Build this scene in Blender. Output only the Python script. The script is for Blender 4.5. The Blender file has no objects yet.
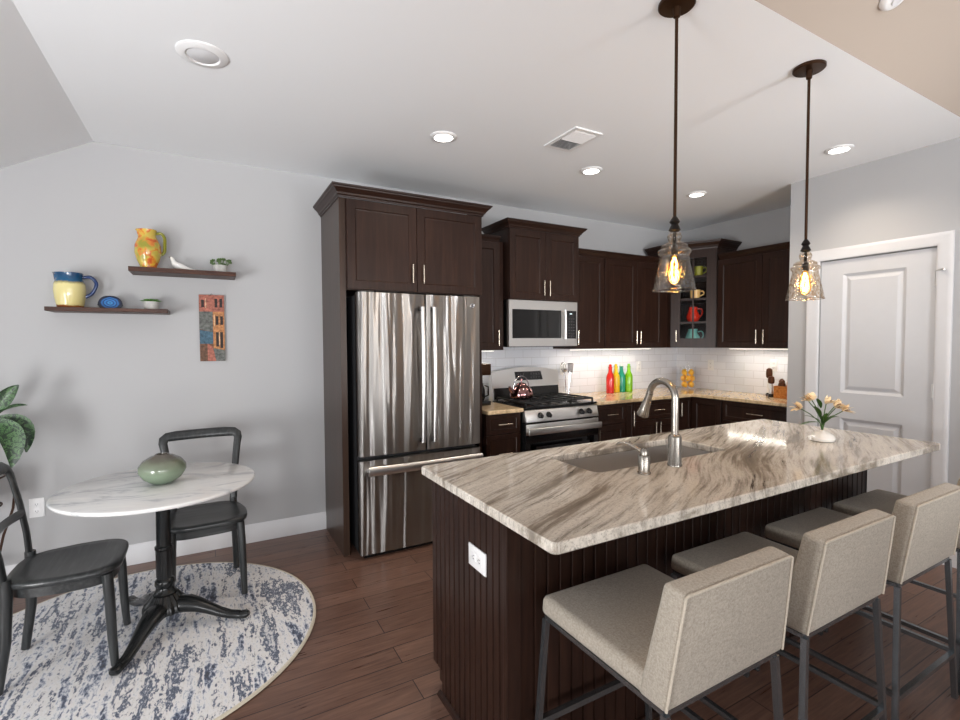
import bpy, bmesh, math, random
from mathutils import Vector, Matrix
random.seed(7)
sc = bpy.context.scene
COL = sc.collection
PI = math.pi

# ------------------------------------------------------------------ camera
cam_d = bpy.data.cameras.new('camera'); cam = bpy.data.objects.new('camera', cam_d); COL.objects.link(cam)
cam_d.sensor_width = 36.0; cam_d.lens = 483.54 / 960 * 36.0; cam_d.clip_start = 0.02
YAW, PITCH, ROLL = 0.5087, 0.0369, 0.0049
fw = Vector((math.sin(YAW) * math.cos(PITCH), math.cos(YAW) * math.cos(PITCH), -math.sin(PITCH)))
rt = Vector((math.cos(YAW), -math.sin(YAW), 0)); up = rt.cross(fw)
rt2 = rt * math.cos(ROLL) - up * math.sin(ROLL); up2 = up * math.cos(ROLL) + rt * math.sin(ROLL)
cam.matrix_world = Matrix(((rt2.x, up2.x, -fw.x, 0), (rt2.y, up2.y, -fw.y, 0), (rt2.z, up2.z, -fw.z, 1.4417), (0, 0, 0, 1)))
sc.camera = cam

# ------------------------------------------------------------------ view and light
sc.view_settings.view_transform = 'Standard'; sc.view_settings.look = 'None'
sc.view_settings.gamma = 1.0; sc.view_settings.use_curve_mapping = False
sc.view_settings.exposure = 0.0
sc.cycles.use_denoising = True
sc.cycles.max_bounces = 10; sc.cycles.diffuse_bounces = 6; sc.cycles.glossy_bounces = 5
sc.cycles.transparent_max_bounces = 16
sc.cycles.caustics_reflective = False; sc.cycles.caustics_refractive = False
sc.cycles.sample_clamp_indirect = 6.0
wd = bpy.data.worlds.new('sky'); sc.world = wd; wd.use_nodes = True
_bg = wd.node_tree.nodes['Background']
_sky = wd.node_tree.nodes.new('ShaderNodeTexSky'); _sky.sky_type = 'HOSEK_WILKIE'; _sky.turbidity = 4
_sky.sun_direction = (-0.5, -0.5, 0.7)
wd.node_tree.links.new(_sky.outputs['Color'], _bg.inputs['Color']); _bg.inputs['Strength'].default_value = 0.6

def area(name, loc, target, sx, sy, power, col=(1, 1, 1)):
    d = bpy.data.lights.new(name, 'AREA'); d.shape = 'RECTANGLE'; d.size = sx; d.size_y = sy
    d.energy = power; d.color = col
    o = bpy.data.objects.new(name, d); COL.objects.link(o); o.location = loc
    o.rotation_euler = (Vector(target) - Vector(loc)).to_track_quat('-Z', 'Y').to_euler()
    return o
# daylight through the big windows of the living room behind the camera and the window on the left
for i, wx in enumerate((-1.3, 0.65, 2.6)):
    area('daylight_rear', (wx, -4.75, 1.45), (wx, 0, 2.2), 1.45, 2.3, 72, (0.99, 0.99, 1.0))
area('daylight_left', (-2.6, 2.35, 1.15), (0, 2.5, 1.5), 1.5, 0.8, 14, (0.97, 0.985, 1.0))
area('daylight_left_living', (-2.55, 0.4, 0.85), (0.9, 3.5, 2.4), 1.0, 1.2, 115, (0.98, 0.99, 1.0))
# added fill lights without lamps, unseen in the living area, brightening the kitchen ceiling
for ux, uy, pw in ((-0.9, -1.6, 12), (2.4, -1.4, 14)):
    u_ = area('fill_uplight', (ux, uy, 1.3), (ux + 0.9, 3.0, 2.9), 0.5, 0.5, pw, (0.96, 0.98, 1.0)); u_.data.spread = math.radians(80)

# ------------------------------------------------------------------ materials
def srgb(r, g, b):
    f = lambda c: (c / 255 / 12.92) if c / 255 <= 0.04045 else ((c / 255 + 0.055) / 1.055) ** 2.4
    return (f(r), f(g), f(b), 1)
class N:
    def __init__(s, name):
        s.m = bpy.data.materials.new(name); s.m.use_nodes = True
        s.t = s.m.node_tree; s.p = s.t.nodes['Principled BSDF']; s.out = s.t.nodes['Material Output']
    def new(s, typ, **k):
        n = s.t.nodes.new(typ)
        for a, b in k.items():
            if a.startswith('i_'): n.inputs[a[2:].replace('_', ' ')].default_value = b
            else: setattr(n, a, b)
        return n
    def l(s, a, b): s.t.links.new(a, b)
    def coord(s, scale=(1, 1, 1), rot=(0, 0, 0)):
        c = s.new('ShaderNodeTexCoord'); mp = s.new('ShaderNodeMapping')
        mp.inputs['Scale'].default_value = scale; mp.inputs['Rotation'].default_value = rot
        s.l(c.outputs['Object'], mp.inputs['Vector']); return mp.outputs['Vector']
    def noise(s, vec, scale, detail=4, rough=0.55, dist=0.0):
        n = s.new('ShaderNodeTexNoise'); n.inputs['Scale'].default_value = scale; n.inputs['Detail'].default_value = detail
        n.inputs['Roughness'].default_value = rough; n.inputs['Distortion'].default_value = dist
        s.l(vec, n.inputs['Vector']); return n.outputs['Fac']
    def ramp(s, fac, stops, interp='LINEAR'):
        r = s.new('ShaderNodeValToRGB'); e = r.color_ramp.elements; r.color_ramp.interpolation = interp
        while len(e) < len(stops): e.new(0.5)
        for el, (p, c) in zip(e, stops): el.position = p; el.color = c
        s.l(fac, r.inputs['Fac']); return r.outputs['Color']
    def mix(s, fac, a, b, mode='MIX'):
        n = s.new('ShaderNodeMix'); n.data_type = 'RGBA'; n.blend_type = mode
        for v, k in ((fac, 0), (a, 6), (b, 7)):
            if isinstance(v, (int, float, tuple)): n.inputs[k].default_value = v
            else: s.l(v, n.inputs[k])
        return n.outputs[2]
    def bump(s, h, strength=0.2, dist=0.01):
        b = s.new('ShaderNodeBump'); b.inputs['Strength'].default_value = strength; b.inputs['Distance'].default_value = dist
        s.l(h, b.inputs['Height']); s.l(b.outputs['Normal'], s.p.inputs['Normal'])
    def base(s, c):
        if isinstance(c, tuple): s.p.inputs['Base Color'].default_value = c
        else: s.l(c, s.p.inputs['Base Color'])
    def set(s, **k):
        for a, b in k.items(): s.p.inputs[a.replace('_', ' ')].default_value = b
def plain(name, c, rough=0.5, metal=0.0, var=0.06, scale=14, **k):
    n = N(name); v = n.coord(); f = n.noise(v, scale)
    lo = tuple(x * (1 - var) for x in c[:3]) + (1,); hi = tuple(min(1, x * (1 + var)) for x in c[:3]) + (1,)
    n.base(n.ramp(f, [(0.3, lo), (0.7, hi)])); n.set(Roughness=rough, Metallic=metal, **k); return n.m

def paint(name, c, bump=0.05):
    n = N(name); v = n.coord(); n.base(c); n.set(Roughness=0.85); n.bump(n.noise(v, 220, 2), bump, 0.002); return n.m
MAT = {}
MAT['wall'] = paint('grey_wall_paint', srgb(182, 182, 183))
MAT['ceiling'] = paint('white_ceiling_paint', srgb(243, 245, 247))
MAT['ceiling_warm'] = paint('beige_ceiling', srgb(180, 167, 155))
MAT['trim'] = plain('white_trim_paint', srgb(220, 220, 222), 0.4, var=0.01)
MAT['door'] = plain('white_door_paint', srgb(206, 207, 210), 0.45, var=0.01)

def m_floor():
    n = N('dark_hardwood'); v = n.coord()
    b = n.new('ShaderNodeTexBrick'); b.offset = 0.37; b.inputs['Scale'].default_value = 1.0
    b.inputs['Mortar Size'].default_value = 0.0022; b.inputs['Mortar Smooth'].default_value = 0.1
    b.inputs['Brick Width'].default_value = 1.15; b.inputs['Row Height'].default_value = 0.127; b.inputs['Bias'].default_value = 0.0
    b.inputs['Color1'].default_value = (0, 0, 0, 1); b.inputs['Color2'].default_value = (1, 1, 1, 1); b.inputs['Mortar'].default_value = (0.5, 0.5, 0.5, 1)
    n.l(v, b.inputs['Vector'])
    g = n.noise(n.coord((1.5, 22, 1)), 3.5, 6, 0.6, 0.6)
    big = n.noise(n.coord((1.2, 4, 1)), 2.2, 4)
    c1 = n.ramp(b.outputs['Color'], [(0.0, srgb(98, 71, 60)), (0.5, srgb(118, 88, 75)), (1.0, srgb(142, 110, 95))])
    c2 = n.mix(0.55, c1, n.ramp(g, [(0.3, srgb(72, 50, 42)), (0.55, srgb(122, 92, 78)), (0.8, srgb(154, 121, 104))]))
    c3 = n.mix(n.ramp(big, [(0.35, (0, 0, 0, 1)), (0.7, (0.3, 0.3, 0.3, 1))]), c2, srgb(80, 53, 42))
    col = n.mix(b.outputs['Fac'], c3, srgb(34, 21, 17))
    n.base(col); n.set(Roughness=0.3)
    n.l(n.ramp(g, [(0.2, (0.24, 0.24, 0.24, 1)), (0.8, (0.4, 0.4, 0.4, 1))]), n.p.inputs['Roughness'])
    h = n.mix(b.outputs['Fac'], g, (0, 0, 0, 1)); n.bump(h, 0.12, 0.004); return n.m
MAT['floor'] = m_floor()

def m_wood(name, dark, mid, light, axis='z', rough=0.32, sc_=5.0, coat=0.0, spec=0.26):
    s = {'x': (1, 14, 14), 'y': (14, 1, 14), 'z': (14, 14, 1)}[axis]
    n = N(name); g = n.noise(n.coord(s), sc_, 6, 0.6, 0.4)
    n.base(n.ramp(g, [(0.25, dark), (0.5, mid), (0.8, light)])); n.set(Roughness=rough)
    n.set(Specular_IOR_Level=spec)
    if coat: n.set(Coat_Weight=coat, Coat_Roughness=0.15)
    n.bump(g, 0.03, 0.002); return n.m
ESP = (srgb(35, 22, 17), srgb(44, 28, 22), srgb(58, 38, 29))
MAT['espresso'] = m_wood('espresso_cabinet_wood', *ESP, axis='z', rough=0.33, sc_=3.0)
MAT['espresso_h'] = m_wood('espresso_crown_wood', *ESP, axis='x', rough=0.33, sc_=3.0)
MAT['espresso_side'] = m_wood('espresso_panel_wood', srgb(50, 38, 31), srgb(62, 47, 39), srgb(74, 57, 47), axis='z', rough=0.3, sc_=2.0)
MAT['shelf_wood'] = m_wood('walnut_shelf_wood', srgb(38, 20, 12), srgb(64, 34, 20), srgb(92, 52, 32), axis='x', rough=0.4)
MAT['chair_wood'] = m_wood('blackened_chair_wood', srgb(30, 32, 33), srgb(47, 49, 50), srgb(78, 80, 80), axis='x', rough=0.3, sc_=4.0, spec=0.5)
MAT['chair_wood_v'] = m_wood('blackened_chair_legs', srgb(30, 32, 33), srgb(45, 47, 48), srgb(72, 74, 74), axis='z', rough=0.32, sc_=4.0, spec=0.5)
MAT['box_wood'] = m_wood('honey_wood', srgb(140, 82, 34), srgb(186, 116, 54), srgb(214, 150, 84), axis='x', rough=0.5)
MAT['mill_wood'] = m_wood('dark_mill_wood', srgb(50, 28, 16), srgb(84, 48, 26), srgb(112, 66, 38), axis='z', rough=0.35)

def m_granite(name='streaked_beige_granite', tint=None):
    n = N(name)
    rot = (0, 0, math.radians(-29))
    v0 = n.coord((1, 1, 1), rot)
    warp = n.noise(n.coord((0.8, 1.0, 1), rot), 1.3, 2, 0.4, 0.0)
    # bend the streaks gently
    sep = n.new('ShaderNodeSeparateXYZ'); n.l(v0, sep.inputs[0])
    mul = n.new('ShaderNodeMath', operation='MULTIPLY_ADD'); n.l(warp, mul.inputs[0]); mul.inputs[1].default_value = 0.2; n.l(sep.outputs['Y'], mul.inputs[2])
    cmb = n.new('ShaderNodeCombineXYZ'); n.l(sep.outputs['X'], cmb.inputs[0]); n.l(mul.outputs[0], cmb.inputs[1]); n.l(sep.outputs['Z'], cmb.inputs[2])
    def stretched(sx, sy):
        mp = n.new('ShaderNodeMapping'); mp.inputs['Scale'].default_value = (sx, sy, 3); n.l(cmb.outputs[0], mp.inputs['Vector']); return mp.outputs['Vector']
    broad = n.noise(stretched(0.42, 4.4), 1.5, 6, 0.62, 0.0)
    fine = n.noise(stretched(1.3, 20), 2.2, 9, 0.76, 0.0)
    vein = n.noise(stretched(0.8, 11), 2.2, 9, 0.74, 0.0)
    base = n.ramp(broad, [(0.30, srgb(112, 104, 96)), (0.41, srgb(156, 146, 133)), (0.46, srgb(214, 206, 194)), (0.62, srgb(232, 225, 214)), (0.74, srgb(176, 166, 153))])
    c = n.mix(n.ramp(fine, [(0.36, (0.75, 0.75, 0.75, 1)), (0.52, (0, 0, 0, 1))]), base, srgb(118, 108, 98))
    c = n.mix(n.ramp(vein, [(0.34, (0.9, 0.9, 0.9, 1)), (0.40, (0, 0, 0, 1))]), c, srgb(60, 52, 46))
    c = n.mix(n.ramp(fine, [(0.62, (0, 0, 0, 1)), (0.78, (0.6, 0.6, 0.6, 1))]), c, srgb(236, 229, 217))
    grain = n.noise(n.coord((1, 1.6, 1), rot), 130, 3, 0.7)
    c = n.mix(n.ramp(grain, [(0.36, (0.45, 0.45, 0.45, 1)), (0.47, (0, 0, 0, 1))]), c, srgb(126, 116, 104))
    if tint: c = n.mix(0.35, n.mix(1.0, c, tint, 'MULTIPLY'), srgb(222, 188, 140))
    n.base(c); n.set(Roughness=0.09, Specular_IOR_Level=0.6); return n.m
MAT['granite'] = m_granite(); MAT['granite_warm_lit'] = m_granite('warm_lit_counter_granite', (1.0, 0.86, 0.66, 1))  # counter copy of the same stone, warm under-cabinet light put into its colour

def m_tile(name, swap):
    n = N(name); c = n.new('ShaderNodeTexCoord'); sp = n.new('ShaderNodeSeparateXYZ'); n.l(c.outputs['Object'], sp.inputs[0])
    cb = n.new('ShaderNodeCombineXYZ'); n.l(sp.outputs['Y' if swap else 'X'], cb.inputs[0]); n.l(sp.outputs['Z'], cb.inputs[1])
    b = n.new('ShaderNodeTexBrick'); b.offset = 0.5; n.l(cb.outputs[0], b.inputs['Vector'])
    b.inputs['Scale'].default_value = 1; b.inputs['Mortar Size'].default_value = 0.0018; b.inputs['Brick Width'].default_value = 0.2; b.inputs['Row Height'].default_value = 0.076
    b.inputs['Color1'].default_value = srgb(220, 222, 229); b.inputs['Color2'].default_value = srgb(229, 231, 237); b.inputs['Mortar'].default_value = srgb(196, 196, 200)
    n.base(b.outputs['Color']); n.set(Roughness=0.12)
    inv = n.new('ShaderNodeMath', operation='SUBTRACT'); inv.inputs[0].default_value = 1; n.l(b.outputs['Fac'], inv.inputs[1])
    n.bump(inv.outputs[0], 0.25, 0.002); return n.m
MAT['tile'] = m_tile('white_subway_tile', False); MAT['tile_r'] = m_tile('white_subway_tile_side', True)

def m_steel(name, wavy=0.0, col=srgb(190, 188, 186), rough=0.22):
    n = N(name); n.base(col); n.set(Metallic=1.0, Roughness=rough, Anisotropic=0.0)
    brush = n.noise(n.coord((60, 60, 1.2)), 6, 3, 0.6)
    if wavy:
        w = n.noise(n.coord((5.5, 1, 0.55)), 1.7, 2, 0.5, 0.3)
        m = n.new('ShaderNodeMath', operation='MULTIPLY_ADD'); n.l(w, m.inputs[0]); m.inputs[1].default_value = wavy; 
        k = n.new('ShaderNodeMath', operation='MULTIPLY'); n.l(brush, k.inputs[0]); k.inputs[1].default_value = 0.004; n.l(k.outputs[0], m.inputs[2])
        n.bump(m.outputs[0], 1.0, 0.03)
    else: n.bump(brush, 0.02, 0.002)
    return n.m
def m_fridge():
    n = N('fridge_stainless'); n.base(srgb(156, 153, 150)); n.set(Metallic=1.0, Roughness=0.34, Anisotropic=0.92, Anisotropic_Rotation=0.25)
    tg = n.new('ShaderNodeTangent'); tg.direction_type = 'RADIAL'; tg.axis = 'Z'; n.l(tg.outputs[0], n.p.inputs['Tangent'])
    w = n.noise(n.coord((5.5, 1, 0.28)), 1.6, 2, 0.45, 0.2); n.bump(w, 1.0, 0.05); return n.m
MAT['fridge_steel'] = m_fridge()
MAT['steel'] = m_steel('brushed_stainless', 0, srgb(222, 221, 219), 0.34)
MAT['nickel'] = m_steel('brushed_nickel', 0, srgb(158, 152, 144), 0.27)
MAT['sink_steel'] = m_steel('sink_stainless', 0, srgb(206, 202, 198), 0.42)
MAT['pull'] = m_steel('satin_nickel_pull', 0, srgb(226, 214, 196), 0.25)
MAT['chrome'] = plain('chrome', srgb(210, 210, 214), 0.08, 1.0, 0.01)
MAT['black'] = plain('black_enamel', srgb(18, 18, 19), 0.25)
MAT['black_glass'] = plain('black_glass', srgb(14, 14, 15), 0.06, var=0.02)
MAT['iron'] = plain('cast_iron', srgb(26, 26, 27), 0.55)
MAT['black_metal'] = plain('black_painted_iron', srgb(26, 28, 29), 0.24)
MAT['dark_plastic'] = plain('dark_grey_plastic', srgb(44, 44, 46), 0.5)
MAT['bronze'] = plain('oil_rubbed_bronze', srgb(62, 40, 24), 0.35, 0.7)
MAT['gunmetal'] = plain('gunmetal_tube', srgb(138, 143, 147), 0.26, 0.9)
MAT['white_plastic'] = plain('white_plastic', srgb(236, 236, 236), 0.35, var=0.01)
MAT['grey_plastic'] = plain('slot_grey', srgb(70, 70, 72), 0.5)
MAT['vent_dark'] = plain('vent_shadow', srgb(120, 120, 124), 0.7)
MAT['socket_black'] = plain('black_socket', srgb(20, 16, 14), 0.4, 0.4)

def m_fabric(name, a, b):
    n = N(name)
    w1 = n.noise(n.coord((60, 600, 60)), 1.2, 3, 0.7); w2 = n.noise(n.coord((600, 60, 600)), 1.2, 3, 0.7); sp = n.noise(n.coord(), 190, 2, 0.7)
    mx = n.mix(0.5, w1, w2); f = n.mix(0.4, mx, sp)
    n.base(n.ramp(f, [(0.34, a), (0.62, b)])); n.set(Roughness=0.92, Sheen_Weight=0.2); n.bump(f, 0.25, 0.002); return n.m
MAT['linen'] = m_fabric('oatmeal_linen', srgb(138, 129, 117), srgb(188, 179, 165))
MAT['piping'] = m_fabric('linen_piping', srgb(176, 166, 150), srgb(206, 196, 180))

def m_rug():
    n = N('distressed_blue_rug')
    a = n.noise(n.coord((6.5, 1.1, 1), (0, 0, 0.12)), 2.2, 5, 0.62, 0.35)
    sp = n.noise(n.coord((15, 7.5, 1), (0, 0, 0.12)), 4.0, 5, 0.7, 0.3)
    d = n.noise(n.coord((1.6, 0.9, 1)), 1.5, 3, 0.5, 0.2)
    s1 = n.new('ShaderNodeMath', operation='MULTIPLY_ADD'); n.l(sp, s1.inputs[0]); s1.inputs[1].default_value = 0.5; n.l(a, s1.inputs[2])
    s2 = n.new('ShaderNodeMath', operation='MULTIPLY_ADD'); n.l(d, s2.inputs[0]); s2.inputs[1].default_value = 0.35; n.l(s1.outputs[0], s2.inputs[2])
    dv = n.new('ShaderNodeMath', operation='MULTIPLY'); n.l(s2.outputs[0], dv.inputs[0]); dv.inputs[1].default_value = 0.54
    c = n.ramp(dv.outputs[0], [(0.40, srgb(28, 36, 58)), (0.435, srgb(66, 80, 110)), (0.455, srgb(170, 176, 190)), (0.485, srgb(232, 231, 232)), (0.535, srgb(222, 219, 217)), (0.548, srgb(110, 120, 142)), (0.568, srgb(38, 47, 72)), (0.59, srgb(120, 130, 150)), (0.61, srgb(214, 213, 214))])
    n.base(c); n.set(Roughness=0.95, Sheen_Weight=0.3); n.bump(n.noise(n.coord(), 260, 3, 0.7), 0.5, 0.004); return n.m
MAT['rug'] = m_rug()
MAT['rug_edge'] = m_fabric('cream_binding', srgb(196, 186, 166), srgb(222, 214, 196))

def m_marble():
    n = N('white_marble'); f = n.noise(n.coord((1, 2.2, 1), (0, 0, 0.6)), 3.2, 8, 0.65, 1.6)
    n.base(n.ramp(f, [(0.36, srgb(186, 188, 192)), (0.46, srgb(222, 222, 222)), (0.7, srgb(236, 235, 232))])); n.set(Roughness=0.15); return n.m
MAT['marble'] = m_marble()
def m_zgrad(name, stops, z0, z1, noise=0.1, rough=0.2, nscale=12, coat=0.4):
    """glaze bands that belong to the pot: colour by height on the object"""
    n = N(name); c = n.new('ShaderNodeTexCoord'); sp = n.new('ShaderNodeSeparateXYZ'); n.l(c.outputs['Object'], sp.inputs[0])
    mr = n.new('ShaderNodeMapRange'); n.l(sp.outputs['Z'], mr.inputs['Value']); mr.inputs['From Min'].default_value = z0; mr.inputs['From Max'].default_value = z1
    f = n.noise(c.outputs['Object'], nscale, 4); ad = n.new('ShaderNodeMath', operation='MULTIPLY_ADD'); n.l(f, ad.inputs[0]); ad.inputs[1].default_value = noise; n.l(mr.outputs[0], ad.inputs[2])
    n.base(n.ramp(ad.outputs[0], stops)); n.set(Roughness=rough, Coat_Weight=coat); return n.m
MAT['vase_green'] = m_zgrad('celadon_glaze', [(0.1, srgb(108, 124, 106)), (0.5, srgb(122, 138, 116)), (0.85, srgb(104, 108, 92)), (1.0, srgb(84, 78, 70))], 0, 0.15, 0.2, 0.2, 18)
MAT['jug_bluecream'] = m_zgrad('blue_and_cream_glaze', [(0.10, srgb(150, 84, 40)), (0.14, srgb(214, 200, 136)), (0.70, srgb(226, 214, 152)), (0.76, srgb(150, 140, 96)), (0.80, srgb(22, 84, 124)), (1.0, srgb(18, 66, 104))], 0, 0.21, 0.12, 0.15, 40)
MAT['jug_blue'] = plain('blue_handle_glaze', srgb(20, 48, 96), 0.15)
def m_yellowjug():
    n = N('yellow_floral_glaze'); v = n.coord(); f = n.noise(v, 20, 3, 0.5, 0.6); g = n.noise(v, 9, 2, 0.5)
    base = n.ramp(g, [(0.35, srgb(150, 146, 56)), (0.5, srgb(204, 180, 80)), (0.65, srgb(214, 170, 56))])
    c = n.mix(n.ramp(f, [(0.5, (0, 0, 0, 1)), (0.58, (1, 1, 1, 1))]), base, n.ramp(f, [(0.55, srgb(214, 138, 52)), (0.66, srgb(196, 84, 36))]))
    n.base(c); n.set(Roughness=0.18, Coat_Weight=0.3); return n.m
MAT['jug_yellow'] = m_yellowjug()
MAT['olive'] = plain('olive_glaze', srgb(122, 122, 30), 0.18)
MAT['porcelain'] = plain('white_porcelain', srgb(236, 234, 230), 0.2, var=0.02)
MAT['concrete'] = plain('pale_concrete', srgb(186, 184, 180), 0.8, var=0.12, scale=60)
MAT['succulent'] = plain('succulent_green', srgb(96, 150, 66), 0.5, var=0.3, scale=60)
MAT['succulent_dark'] = plain('dark_succulent_green', srgb(84, 112, 58), 0.5, var=0.35, scale=60)
MAT['soil'] = plain('soil', srgb(50, 36, 26), 0.95, var=0.3, scale=80)
def m_agate():
    n = N('blue_banded_agate'); c = n.new('ShaderNodeTexCoord'); ln = n.new('ShaderNodeVectorMath', operation='LENGTH')
    mp = n.new('ShaderNodeMapping'); mp.inputs['Scale'].default_value = (1, 0.0, 1.35); n.l(c.outputs['Object'], mp.inputs['Vector']); n.l(mp.outputs['Vector'], ln.inputs[0])
    f = n.noise(c.outputs['Object'], 40, 3); ad = n.new('ShaderNodeMath', operation='MULTIPLY_ADD'); n.l(f, ad.inputs[0]); ad.inputs[1].default_value = 0.012; n.l(ln.outputs['Value'], ad.inputs[2])
    ml = n.new('ShaderNodeMath', operation='MULTIPLY'); n.l(ad.outputs[0], ml.inputs[0]); ml.inputs[1].default_value = 15.0
    n.base(n.ramp(ml.outputs[0], [(0.1, srgb(16, 40, 90)), (0.25, srgb(60, 140, 200)), (0.35, srgb(18, 50, 110)), (0.48, srgb(50, 130, 200)), (0.58, srgb(14, 36, 84)), (0.7, srgb(40, 110, 180)), (0.8, srgb(12, 24, 54)), (1.0, srgb(20, 22, 34))])); n.set(Roughness=0.35, Specular_IOR_Level=0.15); return n.m
MAT['agate'] = m_agate()
def m_leaf(name, edge, mid, sc_=30):
    n = N(name); f = n.noise(n.coord(), sc_, 5, 0.7, 1.0)
    n.base(n.ramp(f, [(0.47, edge), (0.535, mid), (0.59, edge)])); n.set(Roughness=0.4); return n.m
MAT['leaf'] = m_leaf('variegated_leaf', srgb(16, 42, 20), srgb(84, 122, 72))
MAT['flower_leaf'] = m_leaf('flower_leaf', srgb(42, 76, 26), srgb(74, 108, 44))
MAT['petal'] = m_leaf('peach_petal', srgb(246, 230, 196), srgb(238, 206, 158), 60)
MAT['stamen'] = plain('dark_stamen', srgb(96, 52, 30), 0.6)
MAT['brown_wire'] = plain('brown_wire', srgb(70, 48, 36), 0.45, 0.5)
def m_trans(name, c, trans=0.6, rough=0.05):
    n = N(name); n.base(c); n.set(Roughness=rough, Transmission_Weight=trans, IOR=1.45); return n.m
MAT['bottle_red'] = m_trans('red_glass', srgb(214, 34, 18), 0.25); MAT['bottle_yellow'] = m_trans('yellow_glass', srgb(240, 200, 10), 0.25)
MAT['bottle_teal'] = m_trans('teal_glass', srgb(40, 160, 130), 0.35); MAT['bottle_green'] = m_trans('lime_glass', srgb(130, 200, 20), 0.25)
def m_clear(name, tint=(1, 1, 1, 1), gl=0.12, seeded=0.0, rough=0.03):
    """thin clear glass: a transparent sheet with fresnel reflections"""
    n = N(name); n.t.nodes.remove(n.p)
    tr = n.new('ShaderNodeBsdfTransparent'); tr.inputs['Color'].default_value = tint
    g = n.new('ShaderNodeBsdfGlossy'); g.inputs['Roughness'].default_value = rough
    lw = n.new('ShaderNodeLayerWeight'); lw.inputs['Blend'].default_value = 0.35
    mr = n.new('ShaderNodeMapRange'); n.l(lw.outputs['Facing'], mr.inputs['Value']); mr.inputs['To Min'].default_value = gl * 0.5; mr.inputs['To Max'].default_value = min(1, gl * 5)
    ms = n.new('ShaderNodeMixShader'); n.l(mr.outputs[0], ms.inputs[0]); n.l(tr.outputs[0], ms.inputs[1]); n.l(g.outputs[0], ms.inputs[2])
    last = ms
    if seeded:
        f = n.noise(n.coord(), 75, 3, 0.6); b = n.new('ShaderNodeBump'); b.inputs['Strength'].default_value = 0.5; b.inputs['Distance'].default_value = 0.006
        n.l(f, b.inputs['Height']); n.l(b.outputs['Normal'], g.inputs['Normal']); n.l(b.outputs['Normal'], lw.inputs['Normal'])
        tc = n.ramp(n.noise(n.coord(), 95, 3, 0.6), [(0.46, tint), (0.60, tuple(c * (1 - seeded * k_) for c, k_ in zip(tint[:3], (0.6, 0.9, 1.2))) + (1,))]); n.l(tc, tr.inputs['Color'])
    n.l(last.outputs[0], n.out.inputs['Surface']); return n.m
MAT['clear'] = m_clear('clear_glass', gl=0.05); MAT['pane'] = m_clear('cabinet_glass', gl=0.012, rough=0.1); MAT['seeded'] = m_clear('seeded_pendant_glass', (0.97, 0.94, 0.89, 1), 0.09, 0.5)
MAT['bulb_glass'] = m_clear('amber_bulb_glass', (1.0, 0.82, 0.5, 1), 0.06)
def m_emit(name, c, s):
    n = N(name); n.base(c); n.set(Emission_Color=c, Emission_Strength=s); return n.m
MAT['lamp_on'] = m_emit('lit_diffuser', (1, 0.97, 0.92, 1), 9.0)
MAT['filament'] = m_emit('glowing_filament', (1.0, 0.62, 0.2, 1), 38.0)
MAT['led'] = m_emit('under_cabinet_led', (1.0, 0.93, 0.83, 1), 3.0)
MAT['display'] = m_emit('clock_display', (0.75, 0.9, 1.0, 1), 0.8)
MAT['lamp_off'] = plain('unlit_diffuser', srgb(214, 214, 216), 0.5, var=0.01)
MAT['lemon'] = plain('lemon_skin', srgb(244, 180, 22), 0.4, var=0.08, scale=60)
MAT['kettle'] = plain('copper_tinted_steel', srgb(150, 112, 112), 0.12, 1.0, 0.04)
MAT['red_glaze'] = plain('red_glaze', srgb(200, 40, 18), 0.2); MAT['teal_glaze'] = plain('teal_glaze', srgb(104, 168, 160), 0.2)
MAT['green_glaze'] = plain('green_glaze', srgb(140, 140, 40), 0.2); MAT['cream_glaze'] = plain('cream_glaze', srgb(232, 190, 120), 0.25)
for k, c in dict(art_pink=(164, 100, 84), art_orange=(178, 122, 76), art_dark=(44, 34, 32), art_blue=(66, 96, 114), art_cream=(206, 176, 140), art_brown=(104, 74, 56), art_grey=(98, 100, 96)).items():
    MAT[k] = plain(k + '_paint', srgb(*c), 0.7, var=0.5, scale=55)

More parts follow.
